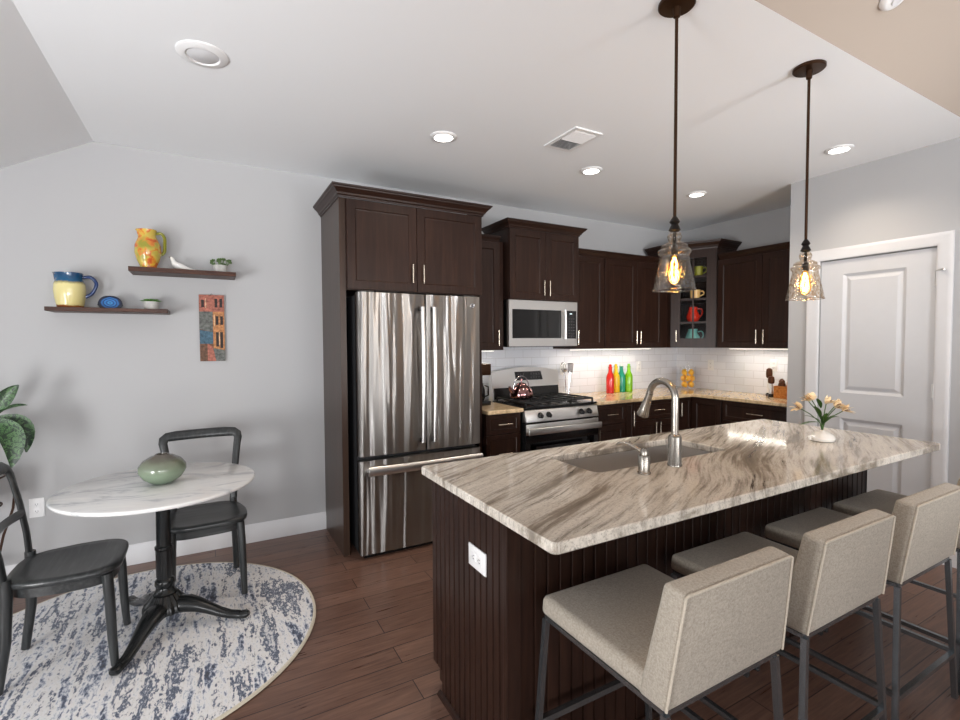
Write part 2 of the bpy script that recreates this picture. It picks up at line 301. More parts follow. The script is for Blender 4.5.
# ------------------------------------------------------------------ mesh builder
class B:
    def __init__(s): s.bm = bmesh.new()
    def _new(s, fn):
        n0 = set(s.bm.verts); fn(); return [v for v in s.bm.verts if v not in n0]
    def box(s, x0, x1, y0, y1, z0, z1, bev=0.0, seg=2, m=0):
        return s.hexa([(x0, y0, z0), (x1, y0, z0), (x1, y1, z0), (x0, y1, z0), (x0, y0, z1), (x1, y0, z1), (x1, y1, z1), (x0, y1, z1)], bev, seg, m)
    def hexa(s, P, bev=0.0, seg=2, m=0):
        v = [s.bm.verts.new(p) for p in P]
        fs = [s.bm.faces.new([v[i] for i in q]) for q in ((3, 2, 1, 0), (4, 5, 6, 7), (0, 1, 5, 4), (1, 2, 6, 5), (2, 3, 7, 6), (3, 0, 4, 7))]
        for f in fs: f.material_index = m
        if bev:
            es = list({e for f in fs for e in f.edges})
            r = bmesh.ops.bevel(s.bm, geom=es, offset=bev, segments=seg, profile=0.5, affect='EDGES', clamp_overlap=True)
            for f in r['faces']: f.material_index = m
        return s
    def rings(s, rings, cap0=True, cap1=True, closed=True, m=0):
        R = [[s.bm.verts.new(p) for p in r] for r in rings]
        for a, b in zip(R, R[1:]):
            n = len(a)
            for i in range(n if closed else n - 1):
                j = (i + 1) % n
                try: s.bm.faces.new((a[i], a[j], b[j], b[i])).material_index = m
                except ValueError: pass
        if cap0: s.bm.faces.new(R[0][::-1]).material_index = m
        if cap1: s.bm.faces.new(R[-1]).material_index = m
        return s
    def lathe(s, prof, c=(0, 0, 0), seg=28, cap0=True, cap1=True, m=0):
        rings = [[(c[0] + r * math.cos(2 * PI * k / seg), c[1] + r * math.sin(2 * PI * k / seg), c[2] + z) for k in range(seg)] for r, z in prof]
        return s.rings(rings, cap0, cap1, m=m)
    def tube(s, pts, r, seg=10, cap=True, m=0, flat=None, up=None):
        """round (or flat=(a,b) elliptical) tube along a polyline; r may be a list"""
        P = [Vector(p) for p in pts]; n = len(P); rings = []
        prev = None
        for i, p in enumerate(P):
            t = (P[min(i + 1, n - 1)] - P[max(i - 1, 0)]).normalized()
            if prev is None:
                u = Vector(up) if up else (Vector((0, 0, 1)) if abs(t.z) < 0.9 else Vector((1, 0, 0)))
            else: u = prev
            a = (u - t * u.dot(t)).normalized(); b = t.cross(a); prev = a
            ri = r[i] if isinstance(r, (list, tuple)) else r
            fa, fb = flat if flat else (1, 1)
            rings.append([p + a * (ri * fa * math.cos(2 * PI * k / seg)) + b * (ri * fb * math.sin(2 * PI * k / seg)) for k in range(seg)])
        return s.rings(rings, cap, cap, m=m)
    def bar(s, p0, p1, w, h=None, up=(0, 0, 1), m=0, w1=None, bev=0.0):
        """square bar between two points"""
        h = h or w; p0 = Vector(p0); p1 = Vector(p1); t = (p1 - p0).normalized(); u = Vector(up)
        if abs(t.dot(u)) > 0.95: u = Vector((0, 1, 0))
        a = t.cross(u).normalized(); b = a.cross(t)
        k = (w1 or w) / w
        P = [p0 - a * w / 2 - b * h / 2, p0 + a * w / 2 - b * h / 2, p0 + a * w / 2 + b * h / 2, p0 - a * w / 2 + b * h / 2,
             p1 - a * w * k / 2 - b * h * k / 2, p1 + a * w * k / 2 - b * h * k / 2, p1 + a * w * k / 2 + b * h * k / 2, p1 - a * w * k / 2 + b * h * k / 2]
        return s.hexa(P, bev, 1, m)
    def prism(s, poly, fn, a, b, m=0):
        """poly of 2-D points; fn(u,v,w)->xyz; extruded from w=a to w=b"""
        return s.rings([[fn(u, v, w) for u, v in poly] for w in (a, b)], m=m)
    def frame(s, w, h, t, loops, x=0, z=0, m=0, y=0.0):
        """a panel in the x-z plane facing -y: loops of (inset, depth)"""
        rings = [[(x, y + t, z), (x + w, y + t, z), (x + w, y + t, z + h), (x, y + t, z + h)]]
        for i, d in loops: rings.append([(x + i, y + d, z + i), (x + w - i, y + d, z + i), (x + w - i, y + d, z + h - i), (x + i, y + d, z + h - i)])
        return s.rings(rings, m=m)
    def sphere(s, c, r, sx=1, sy=1, sz=1, u=16, v=10, m=0, rot=None):
        M = Matrix.Translation(c) @ (rot or Matrix.Identity(4)) @ Matrix.Diagonal((r * sx, r * sy, r * sz, 1))
        ret = bmesh.ops.create_uvsphere(s.bm, u_segments=u, v_segments=v, radius=1.0, matrix=M)
        for f in {f for vv in ret['verts'] for f in vv.link_faces}: f.material_index = m
        return s
    def leaf(s, base, d, ln, w, droop=0.3, m=0, fold=0.15, n=8):
        d = Vector(d).normalized(); side = d.cross(Vector((0, 0, 1)))
        side = side.normalized() if side.length > 0.05 else Vector((1, 0, 0))
        nrm = side.cross(d)
        p = Vector(base); rows = []
        for i in range(n + 1):
            t = i / n; wd_ = w * (math.sin(PI * min(1, t * 0.93 + 0.06)) ** 0.8)
            c = p + d * (ln * t) - Vector((0, 0, 1)) * (droop * ln * t * t)
            rows.append([c - side * wd_ / 2 + nrm * fold * wd_, c, c + side * wd_ / 2 + nrm * fold * wd_])
        return s.rings(rows, False, False, closed=False, m=m)
    def build(s, name, mats, parent=None, smooth=True, loc=None, angle=40):
        bmesh.ops.recalc_face_normals(s.bm, faces=s.bm.faces)
        me = bpy.data.meshes.new(name); s.bm.to_mesh(me); s.bm.free()
        for mm in (mats if isinstance(mats, (list, tuple)) else [mats]): me.materials.append(MAT[mm] if isinstance(mm, str) else mm)
        if smooth:
            me.polygons.foreach_set('use_smooth', [True] * len(me.polygons))
            try: me.set_sharp_from_angle(angle=math.radians(angle))
            except Exception: pass
        o = bpy.data.objects.new(name, me); COL.objects.link(o)
        if parent: o.parent = parent
        if loc: o.location = loc
        return o
def smooth_path(P, n=5):
    """smooth curve through the points"""
    P = [Vector(p) for p in P]; out = []
    for i in range(len(P) - 1):
        a, b_, c, d = P[max(i - 1, 0)], P[i], P[i + 1], P[min(i + 2, len(P) - 1)]
        for k in range(n):
            t = k / n; out.append(0.5 * (2 * b_ + (c - a) * t + (2 * a - 5 * b_ + 4 * c - d) * t * t + (3 * b_ - a - 3 * c + d) * t ** 3))
    return out + [P[-1]]
def tag(o, label, cat, group=None, kind=None):
    o['label'] = label; o['category'] = cat
    if group: o['group'] = group
    if kind: o['kind'] = kind
    return o
def thing(name, label, cat, loc=(0, 0, 0), rz=0.0, group=None):
    o = bpy.data.objects.new(name, None); o.empty_display_size = 0.1; COL.objects.link(o)
    o.location = loc; o.rotation_euler = (0, 0, rz); return tag(o, label, cat, group)
def struct(b, name, mats, label, cat='wall', parent=None, smooth=True):
    o = b.build(name, mats, parent, smooth)
    if not parent: tag(o, label, cat, kind='structure')
    return o
def dup(o, loc, rz, label, parent=None):
    c = o.copy(); COL.objects.link(c)
    if parent: c.parent = parent
    else: c.location = loc; c.rotation_euler = (0, 0, rz); c['label'] = label
    for ch in list(o.children): dup(ch, None, None, None, c)
    return c

# ------------------------------------------------------------------ room shell
D, H, XR, XD, YE, YB = 3.833, 2.70, 4.78, 4.096, 2.211, 1.105
XL, YR, HL, XS = -2.4, -4.6, 4.0, -0.605
T = 0.12
zl = H - 0.55 * (XS - XL)
b = B(); b.box(XL - T, XR + T, YR - T, D + T, -0.06, 0.0); struct(b, 'floor', 'floor', 'dark brown wide plank hardwood floor', 'floor')
b = B(); b.prism([(XL - T, 0), (XR + T, 0), (XR + T, H + 0.1), (XS, H + 0.1), (XL - T, zl + 0.05)], lambda u, v, w: (u, w, v), D, D + T); struct(b, 'wall_back', 'wall', 'light grey back wall behind the cabinets and shelves')
# kitchen ceiling: flat slab, then falling slope on the left
b = B(); b.box(XS, XR + T, YB, D, H, H + 0.1); struct(b, 'ceiling', 'ceiling', 'flat white kitchen ceiling', 'ceiling')
b = B(); b.prism([(XS, H), (XS, H + 0.1), (XL - T, zl + 0.1 - 0.066), (XL - T, zl - 0.066)], lambda u, v, w: (u, w, v), YB, D); struct(b, 'ceiling_slope_left', 'ceiling', 'sloping white ceiling at the left', 'ceiling')
# living room ceiling rising toward the viewer beyond the kitchen edge, with a beige base colour
b = B(); b.prism([(YB, H), (YB, H + 0.1), (-1.2, HL + 0.1), (-1.2, HL)], lambda u, v, w: (w, u, v), XL - T, XR + T); struct(b, 'ceiling_slope_near', 'ceiling_warm', 'beige sloping ceiling at the upper right corner', 'ceiling')
b = B(); b.box(XL - T, XR + T, YR - T, -1.2, HL, HL + 0.1); struct(b, 'ceiling_rear', 'ceiling', 'flat ceiling of the living area behind', 'ceiling')
b = B(); b.prism([(XS, H + 0.1), (XL, zl + 0.1), (XL, H + 0.1)], lambda u, v, w: (u, w, v), YB, YB + 0.08); struct(b, 'wall_gable', 'wall', 'small triangular wall over the left slope')
# left wall with two windows
def wall_open(name, axis, at0, at1, lo, hi, z1, holes, label):
    """wall slab with rectangular openings (a0,a1,z0,z1), as strips"""
    b = B(); f = (lambda a0, a1, z0, z1_: b.box(at0, at1, a0, a1, z0, z1_)) if axis == 'x' else (lambda a0, a1, z0, z1_: b.box(a0, a1, at0, at1, z0, z1_))
    x = lo
    for a0, a1, z0, zt in holes:
        f(x, a0, 0, z1); f(a0, a1, 0, z0); f(a0, a1, zt, z1); x = a1
    f(x, hi, 0, z1); struct(b, name, 'wall', label)
wall_open('wall_left', 'x', XL - T, XL, YB, D, zl - 0.07, [(1.55, 3.15, 0.7, 1.6)], 'low left wall of the dining corner with a window')
wall_open('wall_left_living', 'x', XL - T, XL, YR, YB, HL, [(-0.2, 1.0, 0.2, 1.6)], 'left wall of the living area with a window')
wall_open('wall_rear', 'y', YR - T, YR, XL, XD, HL, [(-2.05, -0.55, 0.25, 2.65), (-0.1, 1.4, 0.25, 2.65), (1.85, 3.35, 0.25, 2.65)], 'rear wall of the living area with three tall windows')
def winframe(name, axis, at, a0, a1, z0, z1):
    b = B(); w = 0.05
    for p in ((a0, a0 + w, z0, z1), (a1 - w, a1, z0, z1), (a0 + w, a1 - w, z0, z0 + w), (a0 + w, a1 - w, z1 - w, z1), ((a0 + a1) / 2 - 0.02, (a0 + a1) / 2 + 0.02, z0 + w, z1 - w), (a0 + w, a1 - w, (z0 + z1) / 2 - 0.02, (z0 + z1) / 2 + 0.02)):
        if axis == 'x': b.box(at, at + 0.06, p[0], p[1], p[2], p[3])
        else: b.box(p[0], p[1], at, at + 0.06, p[2], p[3])
    struct(b, name, 'trim', 'white window frame', 'window')
winframe('window_1', 'x', XL - 0.08, 1.55, 3.15, 0.7, 1.6); winframe('window_2', 'x', XL - 0.08, -0.2, 1.0, 0.2, 1.6)
for i, (a0, a1) in enumerate(((-2.05, -0.55), (-0.1, 1.4), (1.85, 3.35))): winframe('window_%d' % (i + 3), 'y', YR - 0.08, a0, a1, 0.25, 2.65)
# right side: kitchen wall, the projecting pantry box with its door
b = B(); b.box(XR, XR + T, YE, D, 0, H); struct(b, 'wall_right', 'wall', 'grey right wall of the kitchen')
DY0, DY1, DZ = 1.300, 1.985, 2.045   # door opening
b = B(); b.box(XD, XR + T, YE - 0.1, YE, 0, H)
b.box(XD, XD + 0.1, DY1, YE - 0.1, 0, H); b.box(XD, XD + 0.1, DY0, DY1, DZ, H); b.box(XD, XD + 0.1, YB, DY0, 0, H)
struct(b, 'wall_pantry', 'wall', 'light grey wall around the white door')
b = B(); b.box(XD, XD + 0.1, YR, YB, 0, HL); struct(b, 'wall_right_living', 'wall', 'right wall of the living area')
# baseboards
def basebd(name, p0, p1, nrm, label):
    p0 = Vector((*p0, 0)); p1 = Vector((*p1, 0)); n = Vector((*nrm, 0)); b = B()
    prof = [(0.001, 0), (0.016, 0), (0.016, 0.10), (0.011, 0.112), (0.011, 0.122), (0.006, 0.132), (0.001, 0.132)]
    b.rings([[p + n * u + Vector((0, 0, v)) for u, v in prof] for p in (p0, p1)]); struct(b, name, 'trim', label, 'baseboard')
basebd('baseboard_back', (XL, D), (0.765, D), (0, -1), 'white baseboard along the back wall')
basebd('baseboard_right', (XD, YR), (XD, 1.222), (-1, 0), 'white baseboard along the right wall')
# door casing and door (rotated so local -y faces -x; local x runs toward the camera)
b = B()
casing = [(0, 0), (0, 0.006), (0.006, 0.012), (0.02, 0.014), (0.055, 0.018), (0.075, 0.02), (0.083, 0.016), (0.083, 0)]
path = [(-DY1, 0.0), (-DY1, DZ), (-DY0, DZ), (-DY0, 0.0)]      # local x = -y
def mit(k, off):
    return {0: (path[0][0] - off, 0), 1: (path[1][0] - off, DZ + off), 2: (path[2][0] + off, DZ + off), 3: (path[3][0] + off, 0)}[k]
b.rings([[(XD - dpt - 0.001, -mit(k, off)[0], mit(k, off)[1]) for off, dpt in casing] for k in range(4)])
struct(b, 'trim_1', 'trim', 'white door casing', 'door casing')
door = thing('door_1', 'white two panel interior door on the right wall', 'door', (XD + 0.012, DY1 - 0.004, 0.008), -PI / 2); door['kind'] = 'structure'
DW, DH = DY1 - DY0 - 0.008, DZ - 0.014
b = B(); sx0, sx1 = 0.145, DW - 0.155
zs = [(0.20, 0.855), (1.045, 1.925)]
b.box(0, sx0, 0, 0.035, 0, DH); b.box(sx1, DW, 0, 0.035, 0, DH)
for z0, z1 in ((0, zs[0][0]), (zs[0][1], zs[1][0]), (zs[1][1], DH)): b.box(sx0, sx1, 0, 0.035, z0, z1)
for z0, z1 in zs: b.frame(sx1 - sx0, z1 - z0, 0.03, [(0, 0.0), (0.006, 0.004), (0.02, 0.013), (0.028, 0.013), (0.05, 0.004), (0.055, 0.004)], sx0, z0)
b.build('door_slab', 'door', door, smooth=False)
for hz in (0.24, 1.10, 1.83):
    b = B(); b.tube([(DW + 0.001, -0.009, hz - 0.045), (DW + 0.001, -0.009, hz + 0.045)], 0.007); b.box(DW - 0.012, DW + 0.001, -0.003, -0.0005, hz - 0.045, hz + 0.045)
    h_ = b.build('hinge', 'steel', door)
    if hz > 1.5:
        b = B(); b.tube([(DW, -0.012, hz + 0.05), (DW + 0.045, -0.045, hz + 0.05)], 0.005); b.lathe([(0.001, 0), (0.011, 0), (0.011, 0.012), (0.001, 0.014)], (DW + 0.047, -0.047, hz + 0.044), 14)
        b.build('door_stop', 'steel', h_)

# backsplash tile
b = B(); b.box(1.79, XR - 0.013, D - 0.012, D - 0.001, 0.916, 1.372); b.box(2.195, 2.96, D - 0.012, D - 0.001, 1.372, 1.40)
tag(b.build('backsplash', 'tile', smooth=False), 'white subway tile backsplash on the back wall', 'backsplash', kind='structure')
b = B(); b.box(XR - 0.012, XR - 0.001, YE + 0.002, D - 0.001, 0.916, 1.372)
tag(b.build('backsplash', 'tile_r', smooth=False), 'white subway tile backsplash on the right kitchen wall', 'backsplash', kind='structure')

# ------------------------------------------------------------------ cabinets
def pull(parent, p, vertical, ln=0.13, lab=None):
    b = B(); x, y, z = p; k = ln / 2 - 0.018
    if vertical:
        b.tube([(x, y - 0.028, z - ln / 2), (x, y - 0.028, z + ln / 2)], 0.0058, 10)
        for s in (-k, k): b.tube([(x, y - 0.028, z + s), (x, y, z + s)], 0.0045, 8)
    else:
        b.tube([(x - ln / 2, y - 0.028, z), (x + ln / 2, y - 0.028, z)], 0.0058, 10)
        for s in (-k, k): b.tube([(x + s, y - 0.028, z), (x + s, y, z)], 0.0045, 8)
    return b.build('handle', 'pull', parent)
SHK = [(0.0, 0.0015), (0.0015, 0.0), (0.056, 0.0), (0.062, 0.007), (0.066, 0.008)]
SHK_D = [(0.0, 0.0015), (0.0015, 0.0), (0.034, 0.0), (0.039, 0.006), (0.042, 0.007)]
def door_panel(root, x, z, w, h, handle=None, hl=0.13, name='door', loops=None):
    """shaker door on the carcass front (local y = 0)"""
    b = B(); b.frame(w, h, 0.02, loops or (SHK if name == 'door' else SHK_D), 0, 0)
    d = b.build(name, 'espresso', root, smooth=False, loc=(x, -0.021, z))
    if handle: pull(d, (handle[0] - x, 0, handle[1] - z), handle[2], hl)
    return d
def crown(root, path, z, name='crown_moulding', sc_=1.0, mat='espresso_h'):
    """moulding profile swept along an x-y path with mitred corners; outward is to the right of travel"""
    prof = [(0, 0), (0.006, 0), (0.008, 0.012), (0.018, 0.018), (0.022, 0.03), (0.04, 0.05), (0.052, 0.058), (0.054, 0.066), (0.062, 0.07), (0.064, 0.082), (0, 0.082)]
    P = [Vector((*p, 0)) for p in path]; rings = []
    for i, p in enumerate(P):
        d0 = (P[i] - P[i - 1]).normalized() if i else None; d1 = (P[i + 1] - P[i]).normalized() if i < len(P) - 1 else None
        n0 = Vector((d0.y, -d0.x, 0)) if d0 else None; n1 = Vector((d1.y, -d1.x, 0)) if d1 else None
        if n0 and n1: m = (n0 + n1); m = m / (m.length_squared / 2)
        else: m = n0 or n1
        rings.append([p + m * (u * sc_) + Vector((0, 0, z + v * sc_)) for u, v in prof])
    b = B(); b.rings(rings); return b.build(name, mat, root, smooth=False)
def cab(name, label, loc, rz, w, d, h, group=None, mat='espresso', toe=0.0):
    r = thing(name, label, 'cabinet', loc, rz, group)
    b = B()
    if toe: b.box(0, w, 0.06, d, 0, toe); b.box(0, w, 0, d, toe, h)
    else: b.box(0, w, 0, d, 0, h)
    b.build('body', mat, r, smooth=False); return r

UZ = 1.374
G_UP, G_BASE = 'wall cabinets of the kitchen', 'base cabinets of the kitchen'
# tall refrigerator surround
r = thing('refrigerator_cabinet', 'tall dark cabinet surround with two doors above the refrigerator', 'cabinet', (0.757, 3.254, 0), 0)
FW = 1.83 - 0.757; FD = D - 3.254 - 0.002
b = B(); b.box(0, 0.04, 0.0, FD, 0, 2.40); b.build('side_panel', 'espresso_side', r, smooth=False)
b = B(); b.box(FW - 0.025, FW, 0.0, FD, 0.0, 2.40); b.build('side_panel', 'espresso', r, smooth=False)
b = B(); b.box(0.041, FW - 0.026, 0.0, FD, 1.795, 2.40); b.build('body', 'espresso', r, smooth=False)
mid = 1.296 - 0.757
door_panel(r, 0.045, 1.80, mid - 0.047, 0.592, (mid - 0.04, 1.925, True))
door_panel(r, mid + 0.002, 1.80, FW - mid - 0.008, 0.592, (mid + 0.042, 1.925, True))
crown(r, [(0, FD), (0, -0.021), (FW, -0.021), (FW, FD)], 2.396, sc_=0.9)
# narrow wall cabinet beside the surround
r = cab('wall_cabinet', 'narrow single door wall cabinet between refrigerator and microwave', (1.834, 3.522, UZ), 0, 0.36, D - 3.524, 2.29 - UZ, G_UP)
door_panel(r, 0.004, 0.003, 0.31, 2.275 - UZ, (0.288, 0.105, True)); crown(r, [(0, -0.021), (0.302, -0.021)], 2.275 - UZ, sc_=0.6)
# microwave cabinet, taller and deeper
r = cab('wall_cabinet', 'raised two door wall cabinet over the microwave', (2.2, 3.452, 1.803), 0, 0.752, D - 3.454, 0.60, G_UP)
door_panel(r, 0.004, 0.003, 0.37, 0.588, (0.345, 0.105, True)); door_panel(r, 0.377, 0.003, 0.371, 0.588, (0.405, 0.105, True))
crown(r, [(0, D - 3.46), (0, -0.021), (0.752, -0.021), (0.752, D - 3.46)], 0.592, sc_=0.82)
# wall cabinets right of the microwave
r = cab('wall_cabinet', 'single door wall cabinet just right of the microwave', (2.956, 3.522, UZ), 0, 0.378, D - 3.524, 2.25 - UZ, G_UP)
door_panel(r, 0.003, 0.003, 0.371, 2.243 - UZ, (0.03, 0.105, True)); crown(r, [(0.001, -0.021), (0.378, -0.021)], 2.24 - UZ, sc_=0.72)
r = cab('wall_cabinet', 'two door wall cabinet left of the glazed corner cabinet', (3.336, 3.522, UZ), 0, 0.906, D - 3.524, 2.25 - UZ, G_UP)
door_panel(r, 0.003, 0.003, 0.43, 2.243 - UZ, (0.408, 0.105, True)); door_panel(r, 0.436, 0.003, 0.378, 2.243 - UZ, (0.462, 0.105, True)); crown(r, [(0, -0.021), (0.89, -0.021)], 2.24 - UZ, sc_=0.72)
# right wall cabinets
r = cab('wall_cabinet', 'two door wall cabinet on the right kitchen wall', (4.462, 3.085, UZ), -PI / 2, 3.085 - YE - 0.003, XR - 4.464, 2.25 - UZ, G_UP)
Wr = 3.085 - YE - 0.003
door_panel(r, 0.004, 0.003, Wr / 2 + 0.008, 2.243 - UZ, (Wr / 2 - 0.02, 0.105, True)); door_panel(r, Wr / 2 + 0.016, 0.003, Wr / 2 - 0.02, 2.243 - UZ, (Wr / 2 + 0.046, 0.105, True))
crown(r, [(0.03, -0.021), (Wr, -0.021)], 2.24 - UZ, sc_=0.72)
# glazed corner cabinet: hollow, with shelves
CA, CB = Vector((4.248, 3.485)), Vector((4.46, 3.10))
cd = (CB - CA); CL = cd.length; ang = math.atan2(cd.y, cd.x)
r = thing('corner_cabinet', 'glazed diagonal corner cabinet holding coloured mugs and jugs', 'cabinet', (CA.x, CA.y, UZ), ang, G_UP)
CH = 2.385 - UZ
inv = Matrix.Rotation(-ang, 2)
loc2 = lambda x, y: tuple(inv @ (Vector((x, y)) - CA))
foot = [loc2(*CA), loc2(*CB), loc2(XR - 0.016, CB.y), loc2(XR - 0.016, D - 0.016), loc2(CA.x, D - 0.016)]
b = B(); pz = lambda u, v, w: (u, v, w)
b.prism(foot, pz, 0, 0.018); b.prism(foot, pz, CH - 0.03, CH)
for i in range(1, 5):
    p, q = Vector(foot[i]), Vector(foot[(i + 1) % 5]); t = (q - p).normalized(); n = Vector((-t.y, t.x)) * 0.014
    b.prism([p, q, q + n, p + n], pz, 0.018, CH - 0.03)
b.box(0, 0.045, 0, 0.02, 0.018, CH - 0.03); b.box(CL - 0.045, CL, 0, 0.02, 0.018, CH - 0.03)
b.build('body', 'espresso', r, smooth=False)
sh = [loc2(CA.x + 0.03, CA.y + 0.01), loc2(CB.x + 0.01, CB.y + 0.03), loc2(XR - 0.04, CB.y + 0.02), loc2(XR - 0.04, D - 0.04), loc2(CA.x + 0.02, D - 0.04)]
SHZ = [0.263, 0.503, 0.733]
for z in SHZ:
    b = B(); b.prism(sh, pz, z - 0.014, z); b.build('shelf', 'espresso_h', r, smooth=False)
dw, dh = CL - 0.012, CH - 0.012
b = B(); s_ = 0.09
b.box(0, s_, 0, 0.02, 0, dh); b.box(dw - s_, dw, 0, 0.02, 0, dh); b.box(s_, dw - s_, 0, 0.02, 0, s_); b.box(s_, dw - s_, 0, 0.02, dh - 0.09, dh)
b.box(dw / 2 - 0.007, dw / 2 + 0.007, 0.003, 0.017, s_, dh - 0.09)
for z in SHZ: b.box(s_, dw - s_, 0.003, 0.017, z - 0.014, z - 0.001)
cdoor = b.build('door', 'espresso', r, smooth=False, loc=(0.006, -0.0215, 0.006))
b = B(); b.box(s_ - 0.004, dw - s_ + 0.004, 0.0075, 0.0115, s_ - 0.004, dh - 0.086); b.build('glass_pane', 'pane', cdoor, smooth=False)
pull(cdoor, (0.058, 0, 0.115), True, 0.115)
crown(r, [loc2(CA.x, CA.y + 0.30), (0, -0.0215), (CL, -0.0215), loc2(CB.x + 0.30, CB.y)], CH - 0.012, sc_=0.95)
# light rails with led strips under the wall cabinets (lamp parts of the cabinets' underside)
def led(label, x0, x1, y, z, axis, power):
    t = thing('under_cabinet_light', label, 'light', ((x0 + x1) / 2, y, z) if axis == 'x' else (y, (x0 + x1) / 2, z), 0 if axis == 'x' else PI / 2, 'under cabinet lights')
    L = x1 - x0; b = B(); b.box(-L / 2, L / 2, -0.012, 0.012, -0.008, 0); b.build('housing', 'white_plastic', t)
    b = B(); b.box(-L / 2 + 0.01, L / 2 - 0.01, -0.008, 0.008, -0.0105, -0.0082); b.build('diffuser', 'led', t)
    d = bpy.data.lights.new('led_glow', 'AREA'); d.shape = 'RECTANGLE'; d.size = L; d.size_y = 0.03; d.energy = power; d.color = (1.0, 0.92, 0.80)
    o = bpy.data.objects.new('led_glow', d); COL.objects.link(o); o.parent = t; o.location = (0, 0, -0.013)
led('slim light under the narrow wall cabinet by the refrigerator', 1.88, 2.16, 3.62, UZ - 0.002, 'x', 0.8)
led('slim light under the wall cabinets right of the microwave', 3.0, 4.10, 3.62, UZ - 0.002, 'x', 3.0)
led('slim light under the right wall cabinet', 2.28, 3.05, 4.59, UZ - 0.002, 'y', 2.2)

# base cabinets
def drawer(r, x, z, w, h, hl=0.13): return door_panel(r, x, z, w, h, (x + w / 2, z + h / 2, False), hl, 'drawer')
BY = 3.222; BD = D - BY - 0.003; BH = 0.884
r = cab('base_cabinet', 'base cabinet with stacked drawers left of the range', (1.834, BY, 0), 0, 0.322, BD, BH, G_BASE, toe=0.1)
drawer(r, 0.004, 0.722, 0.314, 0.155); drawer(r, 0.004, 0.42, 0.314, 0.297); drawer(r, 0.004, 0.11, 0.314, 0.305)
r = cab('base_cabinet', 'base cabinet with drawer over door just right of the range', (2.935, BY, 0), 0, 0.38, BD, BH, G_BASE, toe=0.1)
drawer(r, 0.004, 0.70, 0.372, 0.177); door_panel(r, 0.004, 0.11, 0.372, 0.585, (0.035, 0.60, True))
r = cab('base_cabinet', 'very narrow pull-out base cabinet with one tall handle', (3.317, BY, 0), 0, 0.098, BD, BH, G_BASE, toe=0.1)
b = B(); b.frame(0.092, 0.767, 0.02, [(0, 0.0015), (0.0015, 0.0), (0.022, 0.0), (0.026, 0.005)]); dd = b.build('door', 'espresso', r, smooth=False, loc=(0.003, -0.021, 0.11)); pull(dd, (0.072, 0, 0.62), True, 0.14)
r = cab('base_cabinet', 'base cabinet with one drawer over a pair of doors behind the faucet', (3.417, BY, 0), 0, 0.60, BD, BH, G_BASE, toe=0.1)
drawer(r, 0.004, 0.70, 0.592, 0.177); door_panel(r, 0.004, 0.11, 0.294, 0.585, (0.27, 0.61, True)); door_panel(r, 0.302, 0.11, 0.294, 0.585, (0.33, 0.61, True))
# corner base: L body with two door leaves
BX = 4.24
r = thing('corner_base_cabinet', 'dark base cabinet folding round the kitchen corner', 'cabinet', (0, 0, 0), 0, G_BASE)
ell = [(4.019, BY), (BX, BY), (BX, 2.868), (XR - 0.015, 2.868), (XR - 0.015, D - 0.015), (4.019, D - 0.015)]
b = B(); b.prism(ell, pz, 0.1, BH); b.prism([(x + 0.05 * (x < 4.4), y + 0.05 * (y < 3.3 and x < 4.4) * (y > 3)) for x, y in ell], pz, 0, 0.1); b.build('body', 'espresso', r, smooth=False)
d1 = door_panel(r, 4.023, 0.11, 0.19, 0.767, (4.045, 0.77, True), name='door', loops=[(0, 0.0015), (0.0015, 0), (0.03, 0), (0.034, 0.006)]); d1.location.y = BY - 0.021
b = B(); b.frame(0.322, 0.767, 0.02, SHK); d2 = b.build('door', 'espresso', r, smooth=False, loc=(BX - 0.021, 3.199, 0.11)); d2.rotation_euler = (0, 0, -PI / 2)
r = cab('base_cabinet', 'base cabinet with one wide drawer on the right kitchen wall', (BX, 2.866, 0), -PI / 2, 2.866 - YE - 0.003, XR - BX - 0.015, BH, G_BASE, toe=0.1)
w = 2.866 - YE - 0.003
b = B(); b.frame(w - 0.008, 0.177, 0.02, SHK_D); dd = b.build('drawer', 'espresso', r, smooth=False, loc=(0.004, -0.021, 0.70)); pull(dd, (w / 2, 0, 0.088), False, 0.15)
door_panel(r, 0.004, 0.11, w / 2 - 0.006, 0.585, (w / 2 - 0.035, 0.6, True)); door_panel(r, w / 2 + 0.002, 0.11, w / 2 - 0.006, 0.585, (w / 2 + 0.035, 0.6, True))

# countertops
def slab(poly, z0, z1, e=0.004, hole=None):
    """stone slab from an outline (optionally with a hole), eased edges"""
    def off(P, d):
        n = len(P); out = []
        for i in range(n):
            p, a, c = Vector(P[i]), Vector(P[i - 1]), Vector(P[(i + 1) % n])
            d0, d1 = (p - a).normalized(), (c - p).normalized(); n0, n1 = Vector((-d0.y, d0.x)), Vector((-d1.y, d1.x))
            m = n0 + n1; m = m / max(0.5, m.length_squared / 2); out.append(p + m * d)
        return out
    b = B(); bm = b.bm
    def loops(P, sgn):
        L = []
        for inset, z in ((e, z0), (0, z0 + e), (0, z1 - e), (e, z1)):
            L.append([bm.verts.new((q.x, q.y, z)) for q in off(P, inset * sgn)])
        n = len(P)
        for A, C in zip(L, L[1:]):
            for i in range(n):
                j = (i + 1) % n; bm.faces.new((A[i], A[j], C[j], C[i]))
        return L
    Ls = [loops(poly, 1)]
    if hole: Ls.append(loops(hole, 1))
    for k in (0, -1):
        es = []
        for L in Ls:
            v = L[k]; es += [bm.edges.get((v[i], v[(i + 1) % len(v)])) for i in range(len(v))]
        bmesh.ops.triangle_fill(bm, use_beauty=True, use_dissolve=False, edges=es)
    return b
